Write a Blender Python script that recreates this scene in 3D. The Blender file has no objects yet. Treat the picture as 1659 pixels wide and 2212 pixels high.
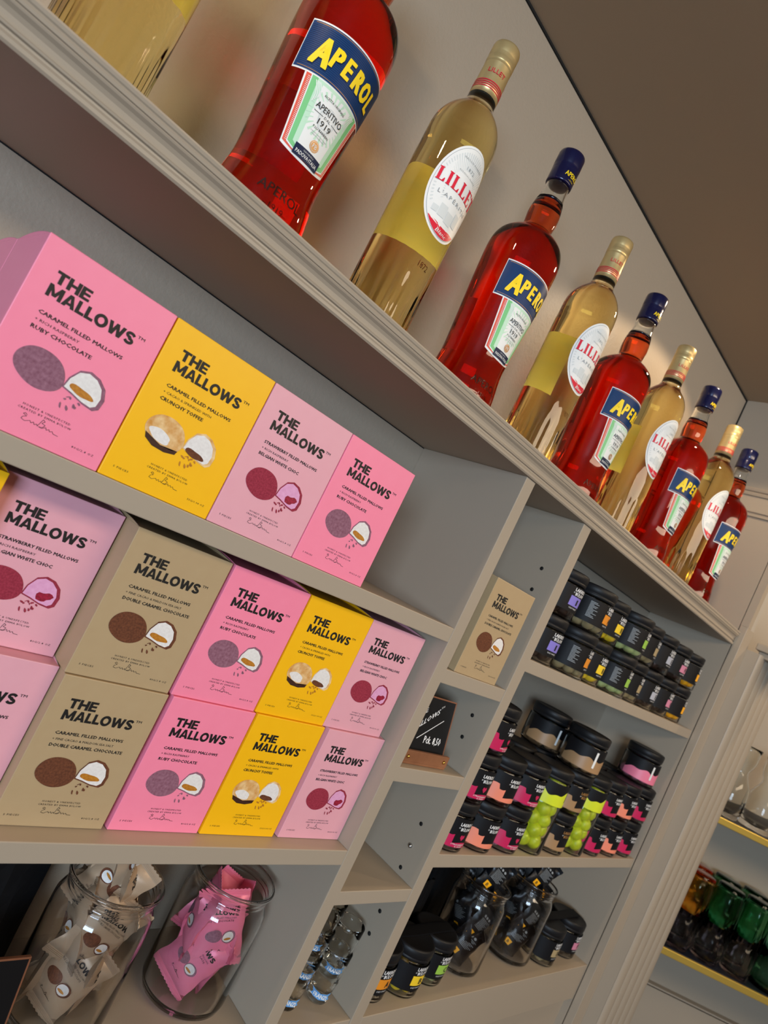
import bpy, math, random
from mathutils import Vector, Matrix
PI = math.pi
random.seed(7)
sc = bpy.context.scene
COL = sc.collection
Z0 = 1.55                      # height of the camera above the floor; all z below are relative to it

def lin(c):
    c = c / 255.0
    return c / 12.92 if c <= 0.04045 else ((c + 0.055) / 1.055) ** 2.4
def rgb(r, g, b):
    return (lin(r), lin(g), lin(b), 1.0)

# ------------------------------------------------------------------ camera
cam = bpy.data.cameras.new('camera')
camo = bpy.data.objects.new('camera', cam); COL.objects.link(camo)
R0 = Vector((0.63506174, -0.63376758, 0.44162794)).normalized()
R2 = Vector((0.68045374, 0.72958163, 0.06850801)).normalized()
R1 = R2.cross(R0).normalized(); R0 = R1.cross(R2).normalized()     # right, down, forward
M = Matrix(((R0.x, -R1.x, -R2.x, 0.0), (R0.y, -R1.y, -R2.y, -0.45), (R0.z, -R1.z, -R2.z, Z0), (0, 0, 0, 1)))
camo.matrix_world = M
cam.sensor_fit = 'VERTICAL'; cam.sensor_height = 24.0; cam.lens = 1431.47 / 2212 * 24.0
cam.clip_start = 0.02; cam.clip_end = 50
cam.dof.use_dof = True; cam.dof.focus_distance = 0.62; cam.dof.aperture_fstop = 7.0
sc.camera = camo

# ------------------------------------------------------------------ world, exposure, lights
w = bpy.data.worlds.new('world'); sc.world = w; w.use_nodes = True
w.node_tree.nodes['Background'].inputs[0].default_value = (0.55, 0.62, 0.75, 1)
w.node_tree.nodes['Background'].inputs[1].default_value = 0.3
sc.view_settings.view_transform = 'Standard'; sc.view_settings.look = 'None'
sc.view_settings.exposure = 0.16; sc.view_settings.gamma = 1.0; sc.view_settings.use_curve_mapping = False
cy = sc.cycles
cy.max_bounces = 16; cy.transmission_bounces = 14; cy.glossy_bounces = 6; cy.diffuse_bounces = 4
cy.transparent_max_bounces = 12; cy.sample_clamp_indirect = 4.0; cy.blur_glossy = 0.6
cy.use_denoising = True

def area(name, loc, target, sx, sy, power, color):
    l = bpy.data.lights.new(name, 'AREA'); l.shape = 'RECTANGLE'; l.size = sx; l.size_y = sy
    l.energy = power; l.color = color
    o = bpy.data.objects.new(name, l); COL.objects.link(o)
    o.location = (loc[0], loc[1], loc[2] + Z0)
    d = Vector((target[0] - loc[0], target[1] - loc[1], target[2] - loc[2]))
    o.rotation_euler = d.to_track_quat('-Z', 'Y').to_euler()
    return o
area('window_daylight', (-1.95, -2.35, 0.02), (0.6, 0.0, 0.05), 1.2, 0.85, 74, (0.62, 0.80, 1.0))
area('ceiling_panel_lamp', (0.95, -1.25, 0.655), (0.95, -0.75, 0.0), 1.5, 0.5, 25, (1.0, 0.80, 0.57))
def downlight(x, y, power):
    l = bpy.data.lights.new('ceiling_spot_or_fill', 'SPOT'); l.energy = power; l.color = (1.0, 0.76, 0.50)
    l.spot_size = math.radians(133); l.spot_blend = 0.10; l.shadow_soft_size = 0.016
    o = bpy.data.objects.new('ceiling_spot_or_fill', l); COL.objects.link(o); o.location = (x, y, 0.660 + Z0)
for x_, y_, p_ in ((-0.15, -0.05, 5.0), (1.05, -0.05, 4.0), (1.72, -0.42, 7.0)): downlight(x_, y_, p_)  # last one is an added fill that brightens the corner display cabinet

# ------------------------------------------------------------------ materials
MATS = {}
def mat(name, col, rough=0.5, metal=0.0, noise=None, bump=None, trans=0.0, ior=1.45, spec=0.5, coat=0.0, absorb=None, sheen=0.0):
    m = bpy.data.materials.new(name); m.use_nodes = True; MATS[name] = m
    nt = m.node_tree; b = nt.nodes['Principled BSDF']
    b.inputs['Base Color'].default_value = col; b.inputs['Roughness'].default_value = rough
    b.inputs['Metallic'].default_value = metal; b.inputs['IOR'].default_value = ior
    b.inputs['Specular IOR Level'].default_value = spec
    b.inputs['Transmission Weight'].default_value = trans; b.inputs['Coat Weight'].default_value = coat
    tc = nt.nodes.new('ShaderNodeTexCoord')
    if noise:      # (scale, second colour, contrast)
        n = nt.nodes.new('ShaderNodeTexNoise'); n.inputs['Scale'].default_value = noise[0]
        n.inputs['Detail'].default_value = 5
        r = nt.nodes.new('ShaderNodeValToRGB'); c = noise[2]
        r.color_ramp.elements[0].position = 0.5 - c; r.color_ramp.elements[1].position = 0.5 + c
        r.color_ramp.elements[0].color = col; r.color_ramp.elements[1].color = noise[1]
        nt.links.new(tc.outputs['Object'], n.inputs['Vector']); nt.links.new(n.outputs['Fac'], r.inputs['Fac'])
        nt.links.new(r.outputs['Color'], b.inputs['Base Color'])
    if bump:       # (scale, strength, distance)
        n = nt.nodes.new('ShaderNodeTexNoise'); n.inputs['Scale'].default_value = bump[0]; n.inputs['Detail'].default_value = 4
        bp = nt.nodes.new('ShaderNodeBump'); bp.inputs['Strength'].default_value = bump[1]; bp.inputs['Distance'].default_value = bump[2]
        nt.links.new(tc.outputs['Object'], n.inputs['Vector']); nt.links.new(n.outputs['Fac'], bp.inputs['Height'])
        nt.links.new(bp.outputs['Normal'], b.inputs['Normal'])
    if absorb:
        v = nt.nodes.new('ShaderNodeVolumeAbsorption'); v.inputs['Color'].default_value = absorb[0]; v.inputs['Density'].default_value = absorb[1]
        nt.links.new(v.outputs[0], nt.nodes['Material Output'].inputs['Volume'])
    return m
PAINT = rgb(168, 154, 136)
mat('greige_paint', PAINT, 0.42, bump=(220, 0.10, 0.0006), noise=(3.0, rgb(165, 151, 133), 0.35))
mat('wall_paint', PAINT, 0.5, bump=(260, 0.35, 0.0012), noise=(2.5, rgb(165, 151, 133), 0.35))
mat('ceiling_paint', rgb(164, 144, 120), 0.7, bump=(200, 0.1, 0.0006))
mat('floor_wood', rgb(84, 62, 44), 0.45, noise=(9, rgb(104, 78, 56), 0.3))
mat('dark_hole', rgb(18, 18, 18), 0.8)
mat('steel', rgb(190, 192, 196), 0.25, 1.0)
mat('glass', (1, 1, 1, 1), 0.0, trans=1.0, ior=1.47)
mat('glass_thin', (0.97, 0.99, 0.985, 1), 0.0, trans=1.0, ior=1.3)
mat('red_aperitif', (1, 1, 1, 1), 0.0, trans=1.0, ior=1.42, absorb=((0.96, 0.47, 0.12, 1), 112))
mat('pale_wine', (1, 1, 1, 1), 0.0, trans=1.0, ior=1.40, absorb=((0.93, 0.75, 0.0, 1), 18))
mat('navy_cap', rgb(14, 18, 62), 0.24, 0.2, coat=0.5)
mat('gold_cap', rgb(214, 188, 132), 0.36, 0.6)
mat('cap_seal', rgb(30, 34, 26), 0.5)
mat('blue_label', rgb(14, 58, 108), 0.4, noise=(1.0, rgb(12, 54, 102), 0.3), spec=0.3)
mat('blue_dark', rgb(10, 30, 64), 0.45, spec=0.3)
mat('yellow_ink', rgb(252, 216, 24), 0.4)
mat('white_paper', rgb(236, 236, 232), 0.45, noise=(60, rgb(230, 231, 228), 0.3))
mat('cream_paper', rgb(250, 232, 178), 0.55, noise=(60, rgb(232, 226, 198), 0.3))
mat('red_ink', rgb(216, 26, 56), 0.4)
mat('orange_red', rgb(222, 84, 60), 0.4)
mat('green_ink', rgb(120, 196, 128), 0.4)
mat('pale_green', rgb(192, 226, 198), 0.4)
mat('grey_ink', rgb(150, 155, 158), 0.5)
mat('pale_grey', rgb(212, 216, 214), 0.5)
mat('black_ink', rgb(26, 25, 25), 0.55)
mat('gold_ink', rgb(190, 142, 84), 0.35, 0.3)
mat('white_ink', rgb(235, 235, 235), 0.5)
mat('card_ruby', rgb(252, 140, 168), 0.42, noise=(90, rgb(250, 136, 164), 0.3))
mat('card_yellow', rgb(252, 190, 18), 0.42, noise=(90, rgb(250, 186, 14), 0.3))
mat('card_straw', rgb(232, 168, 180), 0.42, noise=(90, rgb(230, 164, 176), 0.3))
mat('card_tan', rgb(182, 157, 120), 0.42, noise=(90, rgb(179, 153, 116), 0.3))
mat('card_edge', rgb(232, 222, 214), 0.6)
mat('cocoa_ruby', rgb(116, 66, 84), 0.8, noise=(420, rgb(160, 112, 130), 0.30))
mat('cocoa_brown', rgb(78, 40, 22), 0.8, noise=(600, rgb(120, 68, 40), 0.25))
mat('cocoa_straw', rgb(128, 24, 46), 0.8, noise=(700, rgb(168, 52, 74), 0.25))
mat('toffee_top', rgb(238, 205, 150), 0.7, noise=(130, rgb(206, 142, 62), 0.16))
mat('choc_dark', rgb(46, 22, 14), 0.6, noise=(300, rgb(70, 36, 22), 0.3))
mat('mallow_white', rgb(240, 236, 232), 0.7, noise=(400, rgb(222, 216, 212), 0.25))
mat('mallow_pink', rgb(232, 170, 208), 0.7, noise=(300, rgb(220, 152, 192), 0.25))
mat('caramel', rgb(198, 134, 44), 0.5, noise=(500, rgb(170, 104, 30), 0.2))
mat('berry', rgb(176, 30, 66), 0.5, noise=(500, rgb(120, 20, 40), 0.2))
mat('jar_black', rgb(20, 20, 23), 0.55, spec=0.25)
mat('jar_lid', rgb(26, 26, 28), 0.45, spec=0.3, bump=(300, 0.05, 0.0004))
mat('black_foil', rgb(22, 23, 27), 0.28, 0.2, bump=(35, 0.5, 0.004))
mat('tan_foil', rgb(176, 150, 124), 0.34, 0.15, bump=(30, 0.35, 0.003))
mat('pink_foil', rgb(240, 128, 158), 0.34, 0.12, bump=(30, 0.35, 0.003))
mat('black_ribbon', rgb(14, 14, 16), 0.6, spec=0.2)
for n_, c_ in dict(lilac=(134, 122, 205), orange=(226, 142, 40), yellow=(244, 206, 48), green=(152, 196, 78), tan=(170, 150, 112),
                   grey=(176, 178, 188), rose=(206, 130, 156), amber=(250, 176, 22), crimson=(198, 34, 86), peach=(242, 140, 112),
                   lime=(214, 224, 48), bronze=(166, 130, 92), blush=(240, 128, 156), palegrn=(196, 206, 140), candydark=(60, 42, 36)).items():
    mat('ink_' + n_, rgb(*c_), 0.42)
    mat('candy_' + n_, rgb(*c_), 0.35, coat=0.3, noise=(60, rgb(*[max(0, v - 18) for v in c_]), 0.3))
mat('chalkboard', rgb(20, 20, 22), 0.3)
mat('copper', rgb(190, 128, 96), 0.3, 0.7)
mat('walnut', rgb(120, 76, 50), 0.5, noise=(40, rgb(150, 100, 68), 0.25))
mat('brass', rgb(214, 168, 84), 0.22, 1.0)
mat('gold_trim', rgb(236, 200, 96), 0.38, 0.7)
mat('navy_shelf', rgb(26, 30, 44), 0.35)
mat('glass_amber', (1, 1, 1, 1), 0.02, trans=1.0, ior=1.25, absorb=((0.95, 0.70, 0.0, 1), 420))
mat('glass_green', (1, 1, 1, 1), 0.02, trans=1.0, ior=1.25, absorb=((0.10, 0.66, 0.40, 1), 480))
mat('glass_grey', (1, 1, 1, 1), 0.02, trans=1.0, ior=1.22, absorb=((0.62, 0.5, 0.52, 1), 40))
mat('ribbon_blue', rgb(96, 156, 214), 0.4)

# ------------------------------------------------------------------ mesh helpers
class MB:
    def __init__(s): s.v = []; s.f = []; s.m = []; s.sm = []; s.mats = []
    def mi(s, name):
        if name not in s.mats: s.mats.append(name)
        return s.mats.index(name)
    def add(s, vs, fs, m, smooth=False):
        o = len(s.v); s.v += [tuple(p) for p in vs]; k = s.mi(m)
        for f in fs: s.f.append([o + i for i in f]); s.m.append(k); s.sm.append(smooth)
        return s
    def box(s, x0, x1, y0, y1, z0, z1, m, bev=0.0):
        if bev <= 0:
            vs = [(x0, y0, z0), (x1, y0, z0), (x1, y1, z0), (x0, y1, z0), (x0, y0, z1), (x1, y0, z1), (x1, y1, z1), (x0, y1, z1)]
            return s.add(vs, [(3, 2, 1, 0), (4, 5, 6, 7), (0, 1, 5, 4), (1, 2, 6, 5), (2, 3, 7, 6), (3, 0, 4, 7)], m)
        import bmesh
        bm = bmesh.new(); bmesh.ops.create_cube(bm, size=1)
        for v in bm.verts: v.co = Vector(((x0 + x1) / 2 + v.co.x * (x1 - x0), (y0 + y1) / 2 + v.co.y * (y1 - y0), (z0 + z1) / 2 + v.co.z * (z1 - z0)))
        bmesh.ops.bevel(bm, geom=list(bm.edges), offset=bev, segments=2, affect='EDGES', profile=0.5)
        bm.verts.index_update()
        s.add([v.co for v in bm.verts], [[v.index for v in f.verts] for f in bm.faces], m); bm.free()
        return s
    def lathe(s, prof, m, n=48, mod=None, smooth=True, c=(0, 0), close=False):
        vs = []; k = len(prof)
        for i, (r, z) in enumerate(prof):
            for j in range(n):
                a = 2 * PI * j / n; rr = r * (mod(a, z) if mod else 1)
                vs.append((c[0] + rr * math.sin(a), c[1] - rr * math.cos(a), z))
        fs = []
        for i in range(k - 1 + (1 if close else 0)):
            i2 = (i + 1) % k
            for j in range(n):
                j2 = (j + 1) % n; fs.append((i * n + j, i * n + j2, i2 * n + j2, i2 * n + j))
        if not close:
            if prof[0][0] > 1e-6: fs.append(list(range(n))[::-1])
            if prof[-1][0] > 1e-6: fs.append([(k - 1) * n + j for j in range(n)])
        return s.add(vs, fs, m, smooth)
    def build(s, name, parent=None, loc=None):
        me = bpy.data.meshes.new(name); me.from_pydata(s.v, [], s.f)
        for mn in s.mats: me.materials.append(MATS[mn])
        me.polygons.foreach_set('material_index', s.m); me.polygons.foreach_set('use_smooth', s.sm); me.update()
        import bmesh
        o = bpy.data.objects.new(name, me); COL.objects.link(o)
        if parent: o.parent = parent
        if loc: o.location = loc
        return o
def fixn(o):
    import bmesh
    bm = bmesh.new(); bm.from_mesh(o.data); bmesh.ops.recalc_face_normals(bm, faces=bm.faces); bm.to_mesh(o.data); bm.free(); return o
def empty(name, loc, rz=0.0, label=None, cat=None, group=None):
    o = bpy.data.objects.new(name, None); COL.objects.link(o); o.empty_display_size = 0.02
    o.location = (loc[0], loc[1], loc[2] + Z0); o.rotation_euler = (0, 0, rz)
    tag(o, label, cat, group); return o
def tag(o, label=None, cat=None, group=None, kind=None):
    if label: o['label'] = label
    if cat: o['category'] = cat
    if group: o['group'] = group
    if kind: o['kind'] = kind
    return o
def dup(o, parent=None):
    c = o.copy(); COL.objects.link(c)
    if parent: c.parent = parent
    for ch in list(o.children): dup(ch, c)
    return c
def struct(name, mb, label=None):
    o = mb.build(name, None, (0, 0, Z0)); o['kind'] = 'structure'
    if label: o['label'] = label
    return o

# ---- lettering: outlines of the built-in font as flat meshes, laid on plane or cylinder
TX = {}
def glyphs(s, bold=0.0, shear=0.0, res=2, sp=1.0):
    key = (s, bold, shear, res, sp)
    if key in TX: return TX[key]
    cu = bpy.data.curves.new('t', 'FONT'); cu.body = s; cu.size = 1; cu.offset = bold; cu.shear = shear; cu.resolution_u = res; cu.space_character = sp
    o = bpy.data.objects.new('t', cu); COL.objects.link(o)
    dg = bpy.context.evaluated_depsgraph_get(); dg.update()
    me = bpy.data.meshes.new_from_object(o.evaluated_get(dg))
    vs = [(v.co.x, v.co.y) for v in me.vertices]; fs = [tuple(p.vertices) for p in me.polygons]
    bpy.data.objects.remove(o); bpy.data.curves.remove(cu); bpy.data.meshes.remove(me)
    if not vs: vs = [(0, 0)]
    x0 = min(v[0] for v in vs); x1 = max(v[0] for v in vs)
    TX[key] = (vs, fs, x0, x1); return TX[key]
CAP = 0.729
def text(mb, s, mp, x0, x1, z0, h, m, off, bold=0.0, shear=0.0, res=2, sp=1.0, flip=False):
    """letters from x0 to x1, baseline z0, capital height h, mapped by mp(x, z, offset)"""
    if bold > 0.006:            # heavy weight: the outline repeated with tiny shifts
        d = bold * h * 1.05
        sh = [(-d, -d * .6), (d, -d * .6), (-d, d * .6), (d, d * .6)]
        if bold > 0.03: sh += [(-d * .35, -d * .6), (d * .35, d * .6), (-d * .35, d * .6), (d * .35, -d * .6), (-d, 0), (d, 0)]
        for i, (ax, az) in enumerate(sh): text(mb, s, mp, x0 + d + ax, x1 - d + ax, z0 + d * .6 + az, h - d * 1.2, m, off + i * 2e-6, 0.0, shear, res, sp)
        return
    vs, fs, a, b = glyphs(s, 0.0, shear, res, sp)
    k = (x1 - x0) / max(b - a, 1e-6); kz = h / CAP
    out = [mp(x0 + (v[0] - a) * k, z0 + v[1] * kz, off) for v in vs]
    mb.add(out, fs, m)
def plane_map(y=0.0):
    return lambda x, z, o: (x, y - o, z)
def cyl_map(R, a0=0.0):          # x is arc length at radius R(z)
    def f(x, z, o):
        r = (R(z) if callable(R) else R); a = a0 + x / (R(0.14) if callable(R) else R)
        return ((r + o) * math.sin(a), -(r + o) * math.cos(a), z)
    return f
def shape(mb, pts, mp, off, m, rings=3, centre=None):
    cx = sum(p[0] for p in pts) / len(pts); cz = sum(p[1] for p in pts) / len(pts)
    if centre: cx, cz = centre
    n = len(pts); vs = [mp(cx, cz, off)]
    for r in range(1, rings + 1):
        t = r / rings
        for p in pts: vs.append(mp(cx + (p[0] - cx) * t, cz + (p[1] - cz) * t, off))
    fs = [(0, 1 + i, 1 + (i + 1) % n) for i in range(n)]
    for r in range(rings - 1):
        for i in range(n):
            a = 1 + r * n; b = a + n; j = (i + 1) % n; fs.append((a + i, b + i, b + j, a + j))
    mb.add(vs, fs, m, True)
def quadgrid(mb, xa, xb, za, zb, mp, off, m, nx=8, nz=2, slant=0.0, zf=None):
    vs = []; fs = []
    for j in range(nz + 1):
        t = j / nz
        for i in range(nx + 1):
            u = i / nx; x = xa + (xb - xa) * u
            zt = zf(x) if zf else zb
            z = za + (zt - za) * t
            vs.append(mp(x * (1 + slant * t), z, off))
    for j in range(nz):
        for i in range(nx):
            a = j * (nx + 1) + i; fs.append((a, a + 1, a + nx + 2, a + nx + 1))
    mb.add(vs, fs, m, True)
def ell(cx, cz, rx, rz, n=28, rot=0.0, wob=0.0, seed=0, a0=0, a1=2 * PI):
    rd = random.Random(seed); ph = [rd.uniform(0, 6.28) for _ in range(4)]; out = []
    for i in range(n):
        a = a0 + (a1 - a0) * i / (n if a1 - a0 > 6.2 else n - 1)
        k = 1 + wob * (math.sin(2 * a + ph[0]) + 0.6 * math.sin(3 * a + ph[1]) + 0.4 * math.sin(5 * a + ph[2]))
        x = rx * k * math.cos(a); z = rz * k * math.sin(a)
        out.append((cx + x * math.cos(rot) - z * math.sin(rot), cz + x * math.sin(rot) + z * math.cos(rot)))
    return out
def stroke(mb, pts, mp, off, wd, m):
    for i in range(len(pts) - 1):
        (x0, z0), (x1, z1) = pts[i], pts[i + 1]
        d = math.hypot(x1 - x0, z1 - z0) or 1e-6; nx, nz = -(z1 - z0) / d * wd / 2, (x1 - x0) / d * wd / 2
        mb.add([mp(x0 + nx, z0 + nz, off), mp(x1 + nx, z1 + nz, off), mp(x1 - nx, z1 - nz, off), mp(x0 - nx, z0 - nz, off)], [(0, 1, 2, 3)], m)

# ------------------------------------------------------------------ room
XE = 1.4097; YB = 0.1715; ZK = 0.672; ZF = -Z0
XL, XR, YF = -2.6, 3.0, -3.4
struct('floor', MB().box(XL, XR, YF, 0.6, ZF - 0.05, ZF, 'floor_wood'))
struct('ceiling', MB().box(XL, XR, YF, 0.6, ZK, ZK + 0.05, 'ceiling_paint'))
struct('wall_back', MB().box(XL, XE + 0.02, YB, YB + 0.05, ZF, ZK, 'wall_paint'))
struct('wall_front', MB().box(XL, XR, YF - 0.05, YF, ZF, ZK, 'wall_paint'))
mb = MB()
mb.box(XL - 0.05, XL, YF, -2.3, ZF, ZK, 'wall_paint').box(XL - 0.05, XL, -0.7, 0.6, ZF, ZK, 'wall_paint')
mb.box(XL - 0.05, XL, -2.3, -0.7, ZF, -0.75, 'wall_paint').box(XL - 0.05, XL, -2.3, -0.7, 0.6, ZK, 'wall_paint')
struct('wall_left', mb)
mb = MB()
for a, b, c, d in ((-2.3, -2.25, -0.75, 0.6), (-0.75, -0.7, -0.75, 0.6), (-2.25, -0.75, -0.75, -0.7), (-2.25, -0.75, 0.55, 0.6)):
    mb.box(XL - 0.04, XL + 0.01, a, b, c, d, 'white_paper')
struct('window_1', mb)
mb = MB(); mb.box(XE, XE + 0.02, -0.0005, YB, ZF, ZK, 'greige_paint')
mb.box(XE, XE + 0.02, -0.0163, -0.002, 0.20, ZK, 'greige_paint')
struct('wall_right', mb)
struct('wall_outer', MB().box(XR, XR + 0.05, YF, 0.6, ZF, ZK, 'wall_paint').box(XE + 0.02, XR, 0.55, 0.6, ZF, ZK, 'wall_paint'))
# mouldings on the end wall above the bottle ledge
def strip(prof, x, y0, y1, m, mb):            # profile (out, z) swept along y on the plane x, sticking out to -x
    n = len(prof); vs = [(x - o, y0, z) for o, z in prof] + [(x - o, y1, z) for o, z in prof]
    mb.add(vs, [(i, (i + 1) % n, n + (i + 1) % n, n + i) for i in range(n)] + [list(range(n))[::-1], list(range(n, 2 * n))], m)
mb = MB()
strip([(0, .462), (.004, .462), (.006, .466), (.004, .469), (.008, .471), (.010, .475), (.008, .478), (0, .478)], XE, -0.016, YB, 'greige_paint', mb)
strip([(0, .418), (.005, .418), (.005, .421), (.002, .423), (.002, .425), (.006, .427), (.006, .430), (0, .430)], XE, -0.016, YB, 'greige_paint', mb)
struct('trim_1', mb)

struct('trim_2', MB().box(XL, XE, YB - .0022, YB, ZK - .0030, ZK, 'dark_hole').box(XE - .0012, XE, YB - .003, YB, .20, ZK, 'dark_hole'))
# ------------------------------------------------------------------ built-in shelving
D1L, D1R, D2L, D2R = 0.5932, 0.6122, 0.7422, 0.7632
S1t, S1b, S2t, S2b = -0.0308, -0.0476, -0.2939, -0.3108
N1t, N1b, N2t, N2b, N3t, N3b = -0.0754, -0.0920, -0.1940, -0.2113, -0.3418, -0.3582
T1t, T1b, T2t, T2b = -0.0281, -0.0451, -0.2957, -0.3135
BT, BB = -0.5104, -0.5770; ZC = 0.1575; ZT = 0.1865
unit = empty('built_in_shelving', (0.3, YB, ZF), 0, 'greige painted built-in wall shelving with moulded top ledge and fluted end pilaster', 'shelving')
def upart(name, mb, label=None):
    o = mb.build(name, unit, (-0.3, -YB, Z0)); o.location = (-0.3, -YB, Z0)
    if label: o['label'] = label
    return o
XA = -0.62
bv = 0.0008; P = 'greige_paint'
upart('divider', MB().box(D1L, D1R, 0, YB, ZF, ZC, P, bv))
upart('divider', MB().box(D2L, D2R, 0, YB, ZF, ZC, P, bv))
upart('divider', MB().box(XA - 0.019, XA, 0, YB, ZF, ZC, P, bv))
upart('shelf', MB().box(XA, D1L, 0.0004, YB, S1b, S1t, P, bv))
upart('shelf', MB().box(XA, D1L, 0.0004, YB, S2b, S2t, P, bv))
for t, b in ((N1t, N1b), (N2t, N2b), (N3t, N3b)): upart('shelf', MB().box(D1R, D2L, 0.0006, YB, b, t, P, bv))
upart('shelf', MB().box(D2R, XE, 0.0006, YB, T1b, T1t, P, bv))
upart('shelf', MB().box(D2R, XE, 0.0006, YB, T2b, T2t, P, bv))
upart('shelf', MB().box(XA, D1L, 0.001, YB, BB, BT, P, bv)); upart('shelf', MB().box(D1R, D2L, 0.001, YB, BB, BT, P, bv))
upart('shelf', MB().box(D2R, XE, 0.0, YB, BB, BT, P, bv))
upart('top_board', MB().box(XA - 0.019, XE, 0.002, YB, ZC, ZT, P))
prof = [(.002, ZC), (-.0025, ZC), (-.0038, .1590), (-.0038, .1612), (-.0025, .1630), (-.0012, .1636), (-.0012, .1650), (-.0030, .1656), (-.0034, .1668), (-.0018, .1680),
        (-.0014, .1700), (-.0018, .1722), (-.0034, .1745), (-.0058, .1762), (-.0064, .1772), (-.0060, .1780), (-.0072, .1784), (-.0076, .1800), (-.0070, .1812), (-.0066, .1820),
        (-.0076, .1828), (-.0082, .1846), (-.0078, .1860), (-.0060, .1868), (.002, .1868)]
n = len(prof); vs = [(XA - 0.019, y, z) for y, z in prof] + [(XE - 0.0005, y, z) for y, z in prof]
upart('cornice_moulding', MB().add(vs, [(i, n + i, n + (i + 1) % n, (i + 1) % n) for i in range(n)] + [list(range(n)), list(range(n, 2 * n))[::-1]], P))
upart('end_stile', MB().box(XE, 1.456, -0.0163, -0.002, ZF, 0.20, P, bv))
upart('lower_panel', MB().box(XA, XE, 0.012, 0.03, ZF, BB, P))
pil = MB().box(1.456, 1.642, -0.040, 0.0, ZF, 0.165, P)
nf = 5; wv = (1.642 - 1.456) / nf
upart('fluted_pilaster', pil)
for i in range(nf):
    x0 = 1.456 + wv * i
    vs = []; kk = 8
    for z in (ZF, 0.165):
        for j in range(kk + 1):
            a = PI * j / kk; vs.append((x0 + wv / 2 - math.cos(a) * wv * 0.48, -0.040 - 0.007 * math.sin(a) - 0.0003, z))
    upart('reed', MB().add(vs, [(j, j + 1, kk + 2 + j, kk + 1 + j) for j in range(kk)], P, True))
g_ = upart('caulk_gap', MB().box(XA, D1L, YB - .0006, YB, ZC - .0012, ZC, 'dark_hole').box(D1R, D2L, YB - .0006, YB, ZC - .0012, ZC, 'dark_hole').box(D2R, XE, YB - .0006, YB, ZC - .0012, ZC, 'dark_hole'), 'thin dark gap under the ledge')
# shelf pin holes in the divider beside the narrow bay
for z in (0.0838, 0.0538, -0.1244, -0.1543, -0.2739, -0.3326, -0.3914, -0.4212):
    b = MB(); b.lathe([(0.0, -0.0001), (0.0026, -0.0001), (0.0026, 0.0004), (0.0, 0.0004)], 'dark_hole', 12)
    o = b.build('pin_hole', unit); o.rotation_euler = (0, -PI / 2, 0); o.location = (D2L - 0.3, 0.029 - YB, z + Z0); o['label'] = 'black drilled shelf pin hole'
for z, y in ((-0.3036, 0.029), (N1b - 0.003, 0.031), (N2b - 0.003, 0.031)):
    b = MB(); b.lathe([(0.0, -0.001), (0.0028, -0.001), (0.0028, 0.0025), (0.0014, 0.004), (0.0, 0.004)], 'steel', 12)
    o = b.build('shelf_pin', unit); o.rotation_euler = (0, -PI / 2, 0); o.location = (D2L - 0.3, y - YB, z + Z0); o['label'] = 'small metal shelf pin'

# ------------------------------------------------------------------ diagonal glass display at the right
TH = math.atan2(-0.68206, 0.7313)
def DG(u, nn, z=0.0): return (0.68206 * nn + 0.7313 * u, -0.45 + 0.7313 * nn - 0.68206 * u, z)
disp = empty('corner_display_cabinet', DG(1.3, 1.66, ZF), TH, 'olive greige corner display niche with gold edged dark shelves at the right', 'cabinet')
def dpart(name, mb): return mb.build(name, disp, (-1.3, -1.66, Z0))
dpart('back_panel', MB().box(0.86, 1.9, 1.66, 1.68, ZF, 0.40, 'greige_paint'))
dpart('side_panel', MB().box(0.84, 0.86, 1.47, 1.68, ZF, 0.40, 'greige_paint'))
LSH = -0.483; USH = -0.1745
for zt, ul in ((USH, 0.93), (LSH, 0.965)):
    s_ = dpart('display_shelf', MB().box(ul, 1.9, 1.5, 1.66, zt - 0.012, zt, 'navy_shelf', 0.001)); s_['label'] = 'dark navy shelf board'
    g_ = MB().box(ul - 0.002, 1.9, 1.494, 1.501, zt - 0.016, zt - 0.001, 'gold_trim', 0.0015).build('gold_edge', s_); g_['label'] = 'polished gold edge strip'
mb = MB().box(1.02, 1.9, 1.640, 1.66, -0.626, -0.622, 'greige_paint', 0.001).box(1.0, 1.9, 1.645, 1.66, ZF, -0.63, 'greige_paint')
dpart('lower_cupboard_panel', mb)
led = MB().box(1.458, 1.56, -0.20, -0.028, 0.172, 0.186, P, 0.002).box(1.466, 1.56, -0.19, -0.034, 0.160, 0.172, P, 0.002)
tag(led.build('wall_ledge', None, (0, 0, Z0)), 'short greige moulded ledge right of the bottle shelf end', 'ledge')

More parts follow.
